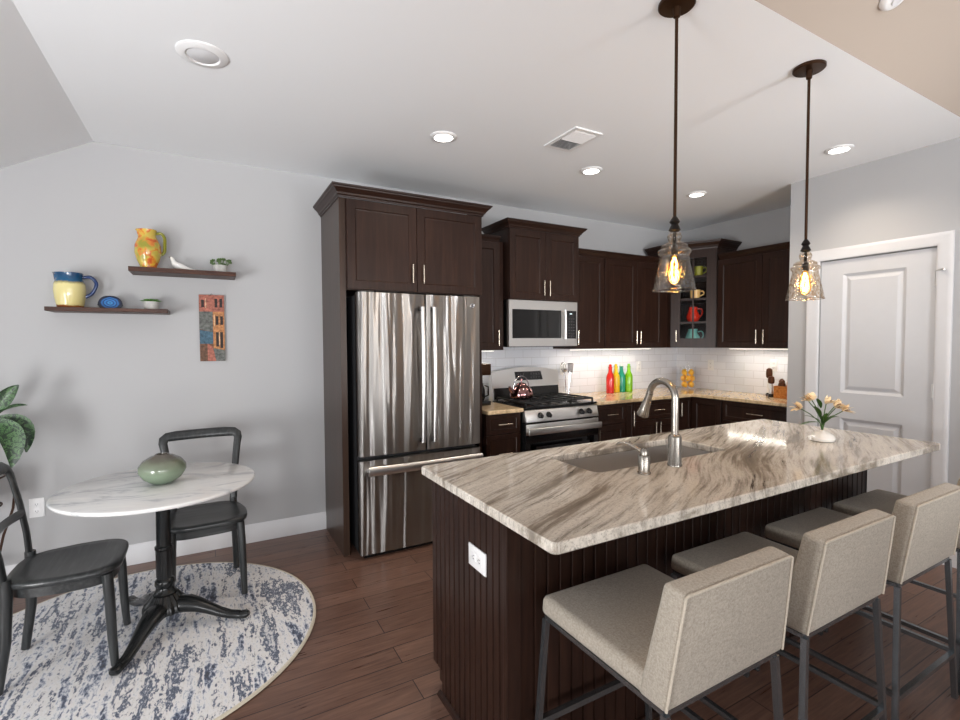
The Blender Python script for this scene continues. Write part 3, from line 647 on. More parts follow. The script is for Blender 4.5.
def rrect(x0, x1, y0, y1, r, n=6):
    P = []
    for cx, cy, a in ((x1 - r, y0 + r, -90), (x1 - r, y1 - r, 0), (x0 + r, y1 - r, 90), (x0 + r, y0 + r, 180)):
        for k in range(n + 1): P.append((cx + r * math.cos(math.radians(a + 90 * k / n)), cy + r * math.sin(math.radians(a + 90 * k / n))))
    return P
CZ0, CZ1 = 0.886, 0.916
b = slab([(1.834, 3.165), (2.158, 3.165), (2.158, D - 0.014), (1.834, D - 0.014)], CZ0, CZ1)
tag(b.build('countertop', 'granite_warm_lit', smooth=False), 'short beige granite countertop between refrigerator and range', 'countertop')
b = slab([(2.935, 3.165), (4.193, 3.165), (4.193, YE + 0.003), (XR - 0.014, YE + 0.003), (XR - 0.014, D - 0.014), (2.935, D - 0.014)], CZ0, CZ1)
tag(b.build('countertop', 'granite_warm_lit', smooth=False), 'L-shaped beige granite countertop running into the kitchen corner', 'countertop')

# ------------------------------------------------------------------ island
IX0, IX1, IY0, IY1 = 0.754, 3.180, 0.970, 1.872
SKX0, SKX1, SKY0, SKY1 = 1.315, 2.14, 1.42, 1.735
b = slab(rrect(IX0, IX1, IY0, IY1, 0.022, 8), 0.893, 0.926, 0.004, rrect(SKX0, SKX1, SKY0, SKY1, 0.035)[::-1])
tag(b.build('island_countertop', 'granite', smooth=False), 'large beige and grey streaked granite slab on top of the island', 'countertop')
isl = thing('kitchen_island', 'dark beadboard kitchen island base under the granite slab', 'island', (0, 0, 0))
BX0, BX1, BYN, BYF, BYT = 0.797, 3.145, 1.267, 1.846, 1.76
def bead(p0, p1, n, z0, z1, lead=0.0, pitch=0.0415, dpt=0.006, gw=0.011, back=0.018):
    """vertical beadboard between two ground points; n = outward normal"""
    p0, p1, n = Vector(p0), Vector(p1), Vector(n); L = (p1 - p0).length; t = (p1 - p0) / L
    P = [(0, 0)]; x = lead + pitch
    while x < L - pitch * 0.4:
        P += [(x - gw / 2, 0), (x - gw * 0.25, -dpt), (x + gw * 0.25, -dpt), (x + gw / 2, 0)]; x += pitch
    P += [(L, 0), (L, -back), (0, -back)]
    b = B(); b.rings([[Vector((p0.x + t.x * u + n.x * v, p0.y + t.y * u + n.y * v, z)) for u, v in P] for z in (z0, z1)])
    return b
# core, set back behind the boards, holding the sink opening
b = B(); e = 0.02
b.box(BX0 + e, SKX0 - 0.06, BYN + e, BYF - 0.02, 0.02, 0.88); b.box(SKX1 + 0.06, BX1 - e, BYN + e, BYF - 0.02, 0.02, 0.88)
b.box(SKX0 - 0.06, SKX1 + 0.06, BYN + e, SKY0 - 0.045, 0.02, 0.88); b.box(SKX0 - 0.06, SKX1 + 0.06, SKY1 + 0.045, BYF - 0.02, 0.02, 0.88); b.box(SKX0 - 0.06, SKX1 + 0.06, SKY0 - 0.045, SKY1 + 0.045, 0.02, 0.55)
b.build('body', 'espresso', isl, smooth=False)
for rng in ((0.1, 0.891, BYF), (0.012, 0.1, BYT)): pass
endb = bead((BX0, BYN, 0), (BX0, BYF, 0), (-1, 0), 0.1, 0.891); endb.build('end_panel', 'espresso', isl, smooth=False)
endb = bead((BX0, BYN, 0), (BX0, BYT, 0), (-1, 0), 0.012, 0.0995); endb.build('toe_panel', 'espresso', isl, smooth=False)
bead((BX0 + 0.055, BYN, 0), (BX1, BYN, 0), (0, -1), 0.012, 0.891, pitch=0.052).build('back_panel', 'espresso', isl, smooth=False)
b = B(); b.box(BX0 - 0.001, BX0 + 0.054, BYN - 0.004, BYN + 0.02, 0.012, 0.891, 0.003); b.build('corner_post', 'espresso', isl, smooth=False)
bead((BX1, BYN, 0), (BX1, BYF, 0), (1, 0), 0.012, 0.891).build('end_panel', 'espresso', isl, smooth=False)
b = B()
qr = [(0.0, 0.0), (0.016, 0.0), (0.014, 0.008), (0.008, 0.015), (0.0, 0.018)]
b.rings([[(BX0 - 0.0015 - u, y, v) for u, v in qr] for y in (BYN - 0.005, BYT + 0.012)]); b.rings([[(x, BYN - 0.005 - u, v) for u, v in qr] for x in (BX0 - 0.0015, BX1)])
b.build('shoe_moulding', 'espresso', isl, smooth=False)
# doors on the kitchen side
for k in range(4):
    w = (BX1 - BX0 - 0.04) / 4
    b = B(); b.frame(w - 0.006, 0.76, 0.018, SHK); dd = b.build('door', 'espresso', isl, smooth=False, loc=(BX1 - 0.02 - k * w, BYF - 0.0005, 0.11)); dd.rotation_euler = (0, 0, PI)
    pull(dd, (w - 0.04 if k % 2 == 0 else 0.035, 0, 0.66), True)
# undermount sink
r = thing('sink', 'undermount stainless sink set into the island countertop', 'sink', ((SKX0 + SKX1) / 2, (SKY0 + SKY1) / 2, 0.66))
def rr(x0, x1, y0, y1, rad, z): return [(u - (SKX0 + SKX1) / 2, v - (SKY0 + SKY1) / 2, z) for u, v in rrect(x0, x1, y0, y1, rad)]
b = B(); g = 0.008
b.rings([rr(SKX0 - 0.03, SKX1 + 0.03, SKY0 - 0.03, SKY1 + 0.03, 0.07, 0.2315), rr(SKX0 - g, SKX1 + g, SKY0 - g, SKY1 + g, 0.055, 0.2315), rr(SKX0 - g, SKX1 + g, SKY0 - g, SKY1 + g, 0.055, 0.22),
         rr(SKX0, SKX1, SKY0, SKY1, 0.06, 0.035), rr(SKX0 + 0.03, SKX1 - 0.03, SKY0 + 0.03, SKY1 - 0.03, 0.04, 0.004), rr(SKX0 + 0.3, SKX1 - 0.3, SKY0 + 0.12, SKY1 - 0.12, 0.01, 0.0)], False, True)
b.build('basin', 'sink_steel', r)
b = B(); b.lathe([(0.001, 0.003), (0.03, 0.003), (0.042, 0.004), (0.045, 0.006), (0.045, 0.001)], (0, 0, 0), 24, True, False); b.build('drain', 'chrome', r)
# faucet
r = thing('faucet', 'tall brushed nickel gooseneck faucet behind the sink', 'faucet', (1.672, 1.345, 0.927))
b = B(); b.lathe([(0.030, 0), (0.030, 0.006), (0.027, 0.010), (0.027, 0.118), (0.024, 0.125), (0.018, 0.13)], (0, 0, 0), 28); b.build('base', 'nickel', r)
sd = Vector((0.02, 1, 0)).normalized(); R_ = 0.068
pts = [Vector((0, 0, 0.12)), Vector((0, 0, 0.2)), Vector((0, 0, 0.278))]
for k in range(1, 15):
    a = PI * k / 14 * 0.96; pts.append(sd * (R_ - R_ * math.cos(a)) + Vector((0, 0, 0.278 + R_ * math.sin(a))))
b = B(); b.tube(pts, 0.0145, 18); b.build('neck', 'nickel', r)
e0 = pts[-1]; dv = (pts[-1] - pts[-2]).normalized(); dv = (dv + sd * 0.16).normalized()
b = B(); b.tube([e0, e0 + dv * 0.035, e0 + dv * 0.036, e0 + dv * 0.075, e0 + dv * 0.105, e0 + dv * 0.109], [0.0150, 0.0165, 0.018, 0.02, 0.0265, 0.025], 18); b.build('spray_head', 'nickel', r)
b = B(); q = e0 + dv * 0.05 + Vector((0.018, 0.004, 0.004)); b.tube([q - dv * 0.012, q + dv * 0.02], 0.006, 8); b.build('button', 'black', r)
# soap dispenser
r = thing('soap_dispenser', 'small brushed nickel soap dispenser left of the faucet', 'soap dispenser', (1.468, 1.322, 0.927))
b = B(); b.lathe([(0.026, 0), (0.026, 0.005), (0.0225, 0.008), (0.0225, 0.066), (0.019, 0.072), (0.0155, 0.073), (0.0155, 0.088), (0.010, 0.098), (0.004, 0.099)], (0, 0, 0), 24); b.build('body', 'nickel', r)
b = B(); s2 = Vector((-0.35, 0.93, 0)).normalized()
b.tube([Vector((0, 0, 0.080)), s2 * 0.03 + Vector((0, 0, 0.094)), s2 * 0.06 + Vector((0, 0, 0.106)), s2 * 0.085 + Vector((0, 0, 0.110)), s2 * 0.105 + Vector((0, 0, 0.105)), s2 * 0.112 + Vector((0, 0, 0.097))], [0.0085, 0.0075, 0.0065, 0.0055, 0.0055, 0.005], 12); b.build('nozzle', 'nickel', r)

def outlet(label, loc, rz, w=0.072, h=0.116, kind='duplex', horiz=False, group=None):
    r = thing('wall_outlet' if kind != 'switch' else 'light_switch', label, 'outlet' if kind != 'switch' else 'switch', loc, rz, group)
    b = B(); b.box(-w / 2, w / 2, -0.006, 0, -h / 2, h / 2, 0.002); b.build('cover_plate', 'white_plastic', r)
    if kind == 'switch':
        b = B(); b.box(-0.016, 0.016, -0.009, -0.0058, -0.033, 0.033, 0.0015); b.build('rocker', 'white_plastic', r)
    else:
        for s in (-1, 1):
            o = (s * 0.021, 0) if horiz else (0, s * 0.021)
            b = B(); b.box(o[0] - 0.015, o[0] + 0.015, -0.0075, -0.0055, o[1] - 0.015, o[1] + 0.015, 0.004); k = b.build('receptacle', 'white_plastic', r)
            b = B()
            for q in (-0.0055, 0.0055):
                if horiz: b.box(o[0] - 0.004, o[0] + 0.005, -0.0082, -0.007, o[1] + q - 0.001, o[1] + q + 0.001)
                else: b.box(o[0] + q - 0.001, o[0] + q + 0.001, -0.0082, -0.007, o[1] - 0.004, o[1] + 0.005)
            b.lathe([(0.0022, 0), (0.0022, 0.001)], (0, 0, 0), 8) if False else b.box(o[0] + (-0.010 if horiz else -0.002), o[0] + (-0.007 if horiz else 0.002), -0.0082, -0.007, o[1] + (-0.002 if horiz else -0.010), o[1] + (0.002 if horiz else -0.007))
            b.build('slots', 'grey_plastic', k)
    return r
outlet('white outlet on the beadboard end of the island', (BX0 - 0.0008, 1.448, 0.69), -PI / 2, 0.122, 0.078, horiz=True)
outlet('white outlet low on the grey wall behind the dining chair', (-0.936, D - 0.001, 0.455), 0)
outlet('white outlet on the tile just right of the range', (3.078, D - 0.013, 1.17), 0)
outlet('white outlet on the tile right of the coloured bottles', (4.142, D - 0.013, 1.165), 0)
outlet('white outlet on the right wall tile beside the lemon jar', (XR - 0.013, 3.375, 1.18), -PI / 2)
outlet('white outlet on the right wall tile above the wooden mills', (XR - 0.013, 2.70, 1.205), -PI / 2)

# ------------------------------------------------------------------ refrigerator
FX0, FX1, FYF, FH = 0.8373, 1.742, 3.12, 1.772
r = thing('refrigerator', 'stainless french door refrigerator with bottom freezer drawer', 'refrigerator', (FX0, FYF, 0.0))
W = FX1 - FX0
b = B(); b.box(0.006, W - 0.006, 0.075, 0.66, 0.03, FH - 0.015); b.box(0.03, W - 0.03, 0.09, 0.62, 0, 0.03); b.build('body', 'dark_plastic', r, smooth=False)
def fdoor(name, x0, x1, z0, z1):
    b = B(); n = 8; rings = []
    # slightly bowed front with rounded vertical edges
    P = [(x0, 0.068), (x0, 0.012), (x0 + 0.004, 0.003)]
    for k in range(n + 1):
        t = k / n; P.append((x0 + 0.012 + (x1 - x0 - 0.024) * t, -0.006 * math.sin(PI * t)))
    P += [(x1 - 0.004, 0.003), (x1, 0.012), (x1, 0.068)]
    b.rings([[(u, v, z) for u, v in P] for z in (z0, z1)]); return b.build(name, 'fridge_steel', r, angle=30)
fm = 1.309 - FX0
dl = fdoor('door', 0.0, fm - 0.0025, 0.692, FH); dr_ = fdoor('door', fm + 0.0025, W, 0.692, FH); dz = fdoor('freezer_drawer', 0.0, W, 0.035, 0.662)
def arch_handle(door, x, z0, z1):
    b = B(); n = 14; P = []
    for k in range(n + 1):
        t = k / n; P.append((x, -0.052 - 0.014 * math.sin(PI * t), z0 + (z1 - z0) * t))
    b.tube(P, 0.0135, 12, flat=(0.75, 1.15), up=(0, 1, 0)); h_ = b.build('handle', 'steel', door)
    for z in (z0 + 0.012, z1 - 0.012):
        b = B(); b.box(x - 0.009, x + 0.009, -0.055, -0.004, z - 0.016, z + 0.016, 0.003); b.build('handle_mount', 'dark_plastic', h_)
arch_handle(dl, fm - 0.040, 0.755, 1.685); arch_handle(dr_, fm + 0.046, 0.755, 1.685)
b = B(); P = [(0.045 + (W - 0.06) * k / 14, -0.05 - 0.012 * math.sin(PI * k / 14), 0.60) for k in range(15)]
b.tube(P, 0.026, 12, flat=(1.15, 0.5)); h_ = b.build('handle', 'steel', dz)
for x in (0.065, W - 0.035):
    b = B(); b.box(x - 0.018, x + 0.018, -0.052, -0.003, 0.588, 0.612, 0.003); b.build('handle_mount', 'steel', h_)
b = B(); bmv = [(0.017, 0), (0.017, 0.003), (0.0135, 0.004), (0.0125, 0.003)]
b.rings([[(W - 0.067 + rr_ * math.cos(a * PI / 12), -0.0035 - z, 1.706 + rr_ * math.sin(a * PI / 12)) for a in range(24)] for rr_, z in bmv])
bd = b.build('badge', 'chrome', dr_)
b = B(); b.tube([(W - 0.067 + 0.007 * math.sin(t * 0.9) * math.cos(t * 0.5), -0.0075, 1.706 + 0.008 * math.cos(t * 0.7)) for t in range(14)], 0.0009, 6); b.build('monogram', 'grey_plastic', bd)
b = B(); b.box(0.02, 0.12, 0.03, 0.12, FH - 0.012, FH + 0.012, 0.004); b.box(W - 0.12, W - 0.02, 0.03, 0.12, FH - 0.012, FH + 0.012, 0.004); b.build('hinge_cover', 'dark_plastic', r)
b = B(); b.box(0.03, W - 0.03, 0.03, 0.09, 0.004, 0.032); b.build('toe_grille', 'black', r, smooth=False)

# ------------------------------------------------------------------ microwave
r = thing('microwave', 'stainless over the range microwave with black glass window', 'microwave', (2.205, 3.45, 1.404))
W, Hh = 0.742, 0.396
b = B(); b.box(0.002, W - 0.002, 0.032, D - 3.45 - 0.014, 0.0, Hh); b.build('body', 'black', r, smooth=False)
b = B(); x1 = 0.608
b.box(0, 0.034, 0, 0.03, 0.0, Hh); b.box(0.558, x1, 0, 0.03, 0, Hh); b.box(0.034, 0.558, 0, 0.03, 0, 0.070); b.box(0.034, 0.558, 0, 0.03, 0.318, Hh)
dd = b.build('door', 'steel', r, smooth=False)
b = B(); b.box(0.032, 0.56, 0.004, 0.03, 0.068, 0.320); b.build('window', 'black_glass', dd, smooth=False)
b = B(); b.tube([(0.583, -0.03, 0.062), (0.583, -0.034, 0.19), (0.583, -0.03, 0.325)], 0.012, 12); 
for z in (0.075, 0.31): b.tube([(0.583, -0.03, z), (0.583, 0.002, z)], 0.008, 8)
b.build('handle', 'steel', dd)
b = B(); b.box(x1 + 0.002, W, 0, 0.03, 0, Hh); cp = b.build('control_panel', 'steel', r, smooth=False)
b = B(); b.box(x1 + 0.014, W - 0.014, -0.003, 0.01, 0.066, 0.318); kp = b.build('keypad', 'black_glass', cp, smooth=False)
b = B(); b.box(x1 + 0.045, x1 + 0.07, -0.0042, -0.0025, 0.286, 0.294); b.build('display', 'display', kp, smooth=False)
b = B()
for i in range(7):
    for j in range(3): b.box(x1 + 0.03 + j * 0.028, x1 + 0.045 + j * 0.028, -0.0042, -0.0025, 0.085 + i * 0.026, 0.091 + i * 0.026)
b.build('buttons', 'grey_plastic', kp, smooth=False)
b = B(); b.box(0.05, W - 0.05, 0.06, 0.28, -0.006, 0.001); b.build('grease_filter', 'grey_plastic', r, smooth=False)

# ------------------------------------------------------------------ range
RX0, RX1, RYF = 2.166, 2.924, 3.14
r = thing('range', 'stainless gas range with black oven door between the base cabinets', 'range', (RX0, RYF, 0))
W = RX1 - RX0; RD = D - RYF - 0.095
b = B(); b.box(0.004, W - 0.004, 0.05, RD, 0.06, 0.905); b.box(0.03, W - 0.03, 0.09, RD - 0.05, 0, 0.06); b.build('body', 'black', r, smooth=False)
b = B(); b.hexa([(0, -0.004, 0.80), (W, -0.004, 0.80), (W, 0.06, 0.80), (0, 0.06, 0.80), (0, 0.022, 0.895), (W, 0.022, 0.895), (W, 0.06, 0.895), (0, 0.06, 0.895)], 0.004); cp = b.build('control_panel', 'steel', r)
for x in (0.138, 0.222, 0.566, 0.649):
    b = B(); b.rings([[(x + q * math.cos(a * PI / 10), 0.0055 - dd_ * 0.97, 0.853 - dd_ * 0.2 + q * math.sin(a * PI / 10)) for a in range(20)] for q, dd_ in ((0.023, 0), (0.023, 0.008), (0.019, 0.011), (0.017, 0.03), (0.014, 0.033))])
    k = b.build('knob', 'black', cp)
    b = B(); b.box(x - 0.003, x + 0.003, -0.034, -0.018, 0.833, 0.862, 0.001); b.build('knob_grip', 'dark_plastic', k)
b = B(); b.box(0.002, W - 0.002, 0.018, RD - 0.07, 0.9055, 0.922, 0.004); ct = b.build('cooktop', 'black', r)
b = B(); b.box(0, W, 0.004, 0.05, 0.635, 0.79, 0.003); b.box(0, 0.045, 0.004, 0.05, 0.22, 0.635); b.box(W - 0.045, W, 0.004, 0.05, 0.22, 0.635); b.box(0.045, W - 0.045, 0.004, 0.05, 0.22, 0.27)
od = b.build('oven_door', 'black', r)
b = B(); b.box(0.002, W - 0.002, 0.000, 0.006, 0.70, 0.785, 0.002); b.build('door_trim', 'steel', od)
b = B(); b.box(0.10, W - 0.10, 0.001, 0.006, 0.33, 0.60); b.build('oven_window', 'black_glass', od, smooth=False)
b = B(); b.box(0.0, W, -0.046, -0.030, 0.705, 0.757, 0.006, 3); 
for x in (0.02, W - 0.045): b.box(x, x + 0.025, -0.03, 0.004, 0.716, 0.748, 0.003)
b.build('handle', 'steel', od)
b = B(); b.box(0.002, W - 0.002, 0.008, 0.05, 0.065, 0.21, 0.004); b.build('warming_drawer', 'steel', r)
# backguard with arched top
b = B(); n = 12; pr = [(0.006, 0.905), (W - 0.006, 0.905), (W - 0.006, 1.165)] + [(W - 0.03 - (W - 0.06) * k / n, 1.175 + 0.035 * math.sin(PI * k / n)) for k in range(n + 1)] + [(0.006, 1.165)]
b.rings([[(u, RD - 0.012 - 0.062 + 0.03 * (v - 0.905) / 0.3, v) for u, v in pr], [(u, RD, v) for u, v in pr]]); bg = b.build('backguard', 'steel', r, angle=25)
fy = lambda z: RD - 0.012 - 0.062 + 0.03 * (z - 0.905) / 0.3
b = B(); b.hexa([(0.02, fy(0.93) - 0.004, 0.93), (W - 0.02, fy(0.93) - 0.004, 0.93), (W - 0.02, fy(0.93) + 0.004, 0.93), (0.02, fy(0.93) + 0.004, 0.93), (0.02, fy(1.03) - 0.004, 1.03), (W - 0.02, fy(1.03) - 0.004, 1.03), (W - 0.02, fy(1.03) + 0.004, 1.03), (0.02, fy(1.03) + 0.004, 1.03)]); b.build('lower_band', 'black', bg, smooth=False)
b = B(); b.hexa([(0.26, fy(1.09) - 0.004, 1.09), (0.56, fy(1.09) - 0.004, 1.09), (0.56, fy(1.09) + 0.006, 1.09), (0.26, fy(1.09) + 0.006, 1.09), (0.25, fy(1.17) - 0.004, 1.17), (0.54, fy(1.17) - 0.004, 1.17), (0.54, fy(1.17) + 0.006, 1.17), (0.25, fy(1.17) + 0.006, 1.17)]); dp = b.build('display_panel', 'black_glass', bg, smooth=False)
b = B()
for i in range(2):
    for j in range(9):
        if 3 <= j <= 4: continue
        z = 1.108 + i * 0.032; b.box(0.278 + j * 0.029, 0.292 + j * 0.029, fy(z) - 0.006, fy(z) - 0.002, z, z + 0.012)
b.build('buttons', 'grey_plastic', dp, smooth=False)
# burners and grates
for k, (x, y) in enumerate(((0.17, 0.15), (0.17, 0.39), (0.59, 0.15), (0.59, 0.39), (0.38, 0.27))):
    b = B(); b.lathe([(0.045, 0), (0.045, 0.008), (0.034, 0.010), (0.034, 0.018), (0.026, 0.02)], (x, y, 0.9225), 20); b.build('burner', 'iron', ct)
for x0, x1 in ((0.03, 0.265), (0.27, 0.49), (0.495, 0.73)):
    b = B(); z = 0.952; t = 0.011; y0, y1 = 0.05, 0.49
    for p, q in (((x0, y0), (x1, y0)), ((x0, y1), (x1, y1)), ((x0, y0), (x0, y1)), ((x1, y0), (x1, y1)), ((x0, (y0 + y1) / 2), (x1, (y0 + y1) / 2)), (((x0 + x1) / 2, y0), ((x0 + x1) / 2, y1)), ((x0, 0.15), (x1, 0.15)), ((x0, 0.40), (x1, 0.40))):
        b.bar((*p, z), (*q, z), t, 0.013)
    for x in (x0, x1):
        for y in (y0, y1): b.bar((x, y, 0.922), (x, y, z), t)
    b.build('grate', 'iron', ct, smooth=False)
# kettle on the rear left burner
r = thing('kettle', 'round shiny tea kettle on the range burner', 'kettle', (2.315, 3.43, 0.96))
b = B(); b.lathe([(0.075, 0), (0.098, 0.012), (0.102, 0.04), (0.092, 0.075), (0.07, 0.10), (0.045, 0.113), (0.042, 0.118)], (0, 0, 0), 32); b.build('body', 'kettle', r)
b = B(); b.lathe([(0.046, 0.117), (0.04, 0.128), (0.02, 0.136), (0.006, 0.138), (0.006, 0.148), (0.013, 0.153), (0.012, 0.166), (0.004, 0.17)], (0, 0, 0), 24); b.build('lid', 'kettle', r)
b = B(); b.tube([(-0.085, -0.01, 0.055), (-0.115, -0.012, 0.08), (-0.128, -0.014, 0.108)], [0.022, 0.016, 0.011], 12); b.build('spout', 'kettle', r)
b = B(); b.tube([(0.08 * math.cos(PI * k / 12), 0, 0.085 + 0.105 * math.sin(PI * k / 12)) for k in range(13)], 0.005, 10); b.build('handle', 'chrome', r)
# coffee maker beside the refrigerator
r = thing('coffee_maker', 'slim dark coffee maker mostly hidden behind the refrigerator', 'coffee maker', (1.955, 3.56, CZ1 + 0.001))
b = B(); b.box(-0.08, 0.08, -0.10, 0.12, 0, 0.035, 0.006); b.box(-0.08, 0.08, 0.04, 0.12, 0.035, 0.25, 0.004); b.build('body', 'black', r)
b = B(); b.box(-0.082, 0.082, -0.10, 0.122, 0.25, 0.345, 0.008); b.build('brew_head', 'bronze', r)
b = B(); b.lathe([(0.045, 0.037), (0.055, 0.06), (0.052, 0.13), (0.038, 0.17), (0.04, 0.18)], (0.0, -0.03, 0), 20); cf = b.build('carafe', 'black_glass', r)
b = B(); b.tube([(0.045, -0.05, 0.16), (0.075, -0.06, 0.15), (0.075, -0.06, 0.08), (0.05, -0.05, 0.07)], 0.007, 8); b.build('handle', 'black', cf)

# ------------------------------------------------------------------ things on the counters
# utensils standing in a small glass
r = thing('utensil_glass', 'small glass tumbler holding cooking utensils right of the range', 'glass', (3.03, 3.70, CZ1 + 0.001))
b = B(); b.lathe([(0.030, 0.0), (0.033, 0.085), (0.0315, 0.085), (0.0285, 0.004), (0.0005, 0.004)], (0, 0, 0), 24, True, True); b.build('tumbler', 'clear', r)
def utensil(name, label, tilt, head, off):
    t = thing(name, label, 'utensil', (3.03 + off[0], 3.70 + off[1], CZ1 + 0.007), 0, 'utensils in the glass')
    top = Vector((tilt[0] * 0.22, tilt[1] * 0.22, 0.22)); b = B(); b.tube([Vector((-tilt[0] * 0.04, -tilt[1] * 0.04, 0.0)), top], 0.0042, 8); b.build('handle', 'chrome', t)
    b = B(); head(b, top, Vector((tilt[0], tilt[1], 1)).normalized()); b.build('head', 'chrome', t)
utensil('spatula', 'steel slotted spatula leaning right in the glass tumbler', (0.10, 0.01), lambda b, p, d: [b.bar(p + Vector((o, 0, 0)), p + d * 0.085 + Vector((o * 1.15, 0, 0)), 0.009, 0.003, up=(0, 1, 0)) for o in (-0.026, -0.013, 0, 0.013, 0.026)] + [b.bar(p + Vector((-0.032, 0, z)), p + Vector((0.032, 0, z)), 0.01, 0.003, up=(0, 1, 0)) for z in (0.002, 0.085)], (0.012, -0.012))
utensil('whisk', 'steel wire whisk leaning left in the glass tumbler', (-0.10, 0.03), lambda b, p, d: [b.tube([p + d * (0.1 * (1 - math.cos(PI * k / 10)) / 2 * 1.0) * 1.0 + Vector((math.cos(a), math.sin(a), 0)) * 0.026 * math.sin(PI * k / 10) for k in range(11)], 0.0016, 6) for a in (0, PI / 3, 2 * PI / 3, PI, 4 * PI / 3, 5 * PI / 3)], (-0.013, -0.008))
utensil('ladle', 'steel ladle standing at the back of the glass tumbler', (0.02, 0.12), lambda b, p, d: b.lathe([(0.004, 0.0), (0.018, 0.005), (0.026, 0.02), (0.027, 0.034), (0.025, 0.034), (0.016, 0.009), (0.003, 0.004)], (p.x, p.y, p.z), 18), (0.002, 0.014))
# four coloured bottles
def bottle(name, col, label, x, y, k):
    r = thing(name, label, 'bottle', (x, y, CZ1 + 0.001), 0, 'coloured swing top bottles'); r.scale = (1, 1, 1.07)
    b = B(); b.lathe([(0.036, 0), (0.040, 0.004), (0.040, 0.145), (0.037, 0.162), (0.022, 0.195), (0.018, 0.208), (0.0175, 0.238), (0.020, 0.241), (0.020, 0.249), (0.015, 0.25)], (0, 0, 0), 26); b.build('body', col, r)
    b = B(); b.lathe([(0.012, 0.2505), (0.014, 0.256), (0.014, 0.268), (0.008, 0.274)], (0, 0, 0), 16); st = b.build('stopper', k, r)
    b = B(); b.tube([(-0.018, 0, 0.236), (-0.019, 0, 0.262), (0, 0, 0.276), (0.019, 0, 0.262), (0.018, 0, 0.236)], 0.0015, 6); b.build('wire_clasp', 'chrome', r)
bottle('glass_bottle', 'bottle_red', 'red glass bottle, leftmost of the four coloured bottles', 3.545, 3.64, 'bottle_red')
bottle('glass_bottle', 'bottle_yellow', 'yellow glass bottle between the red and teal bottles', 3.652, 3.67, 'bottle_yellow')
bottle('glass_bottle', 'bottle_teal', 'teal glass bottle between the yellow and lime bottles', 3.74, 3.68, 'porcelain')
bottle('glass_bottle', 'bottle_green', 'lime green glass bottle, rightmost of the four coloured bottles', 3.815, 3.65, 'bottle_green')
# jar of lemons
JX, JY = 4.62, 3.555
r = thing('glass_jar', 'tall clear glass jar filled with yellow lemons in the corner', 'jar', (JX, JY, CZ1 + 0.001))
b = B(); b.lathe([(0.082, 0), (0.085, 0.005), (0.085, 0.24), (0.0815, 0.24), (0.0815, 0.008), (0.001, 0.008)], (0, 0, 0), 32, True, True); b.build('jar', 'clear', r)
b = B(); b.lathe([(0.001, 0.241), (0.088, 0.241), (0.088, 0.252), (0.02, 0.258), (0.012, 0.27), (0.018, 0.285), (0.001, 0.292)], (0, 0, 0), 28, False, False); b.build('lid', 'clear', r)
lemon0 = None; k = 0
for lz in range(3):
    for i in range(4):
        a = -PI / 2 + i * PI / 2 + lz * 0.75; rr_ = 0.0475
        p = (JX + rr_ * math.cos(a), JY + rr_ * math.sin(a), CZ1 + 0.011 + 0.038 + lz * 0.066)
        lab = 'yellow lemon in the glass jar in the kitchen corner'
        if lemon0 is None:
            b = B(); b.rings([[(u, q * math.cos(PI * j / 8), q * math.sin(PI * j / 8)) for j in range(16)] for u, q in ((-0.040, 0.003), (-0.036, 0.007), (-0.030, 0.017), (-0.018, 0.026), (0, 0.030), (0.018, 0.026), (0.030, 0.017), (0.036, 0.008), (0.041, 0.004))])
            lemon0 = b.build('lemon', 'lemon', None); o = lemon0
            tag(o, lab, 'lemon', 'lemons in the jar')
        else:
            o = lemon0.copy(); COL.objects.link(o)
        o.location = p; o.scale = (0.94,) * 3; o.rotation_euler = (0.0, (1.0, -0.95, 1.1)[lz], a + PI / 2); k += 1
# mills and wooden box on the right counter
def mill(name, label, x, y, h, top, mid):
    r = thing(name, label, 'mill', (x, y, CZ1 + 0.001))
    b = B(); b.lathe([(0.026, 0), (0.028, 0.004), (0.028, 0.018), (0.022, 0.024), (0.019, 0.03)], (0, 0, 0), 22); b.build('foot', 'black', r)
    b = B(); b.lathe([(0.019, 0.0305), (0.014, h * 0.4), (0.017, h * 0.62), (0.015, h * 0.64)], (0, 0, 0), 22); b.build('body', mid, r)
    b = B(); b.lathe([(0.018, h * 0.645), (0.026, h * 0.68), (0.028, h * 0.8), (0.024, h * 0.96), (0.010, h)], (0, 0, 0), 22); b.build('head', top, r)
mill('pepper_mill', 'tall mill with brown wooden head and pale body, farther of two', 4.63, 2.665, 0.265, 'mill_wood', 'porcelain')
mill('pepper_mill', 'shorter mill with black-brown head and dark foot beside wooden box', 4.56, 2.605, 0.195, 'mill_wood', 'steel')
r = thing('wooden_box', 'honey coloured wooden box on the right counter', 'box', (4.60, 2.485, CZ1 + 0.001))
b = B()
for p in ((-0.08, 0.08, -0.075, -0.065, 0, 0.11), (-0.08, 0.08, 0.065, 0.075, 0, 0.11), (-0.08, -0.07, -0.065, 0.065, 0, 0.11), (0.07, 0.08, -0.065, 0.065, 0, 0.11), (-0.07, 0.07, -0.065, 0.065, 0, 0.01)): b.box(*p)
b.build('crate', 'box_wood', r, smooth=False)
for q, (x, y, h, m, lab) in enumerate(((-0.02, 0.035, 0.165, 'mill_wood', 'dark brown wooden jar standing in the honey wooden box'), (0.0, -0.03, 0.19, 'box_wood', 'tan wooden jar standing in the honey wooden box'))):
    t = thing('wooden_jar', lab, 'jar', (4.60 + x, 2.485 + y, CZ1 + 0.0125))
    b = B(); b.lathe([(0.026, 0), (0.03, 0.01), (0.03, h * 0.7), (0.022, h * 0.78)], (0, 0, 0), 18); b.build('body', m, t)
    b = B(); b.lathe([(0.024, h * 0.785), (0.026, h * 0.83), (0.018, h * 0.93), (0.006, h)], (0, 0, 0), 18); b.build('lid', m, t)

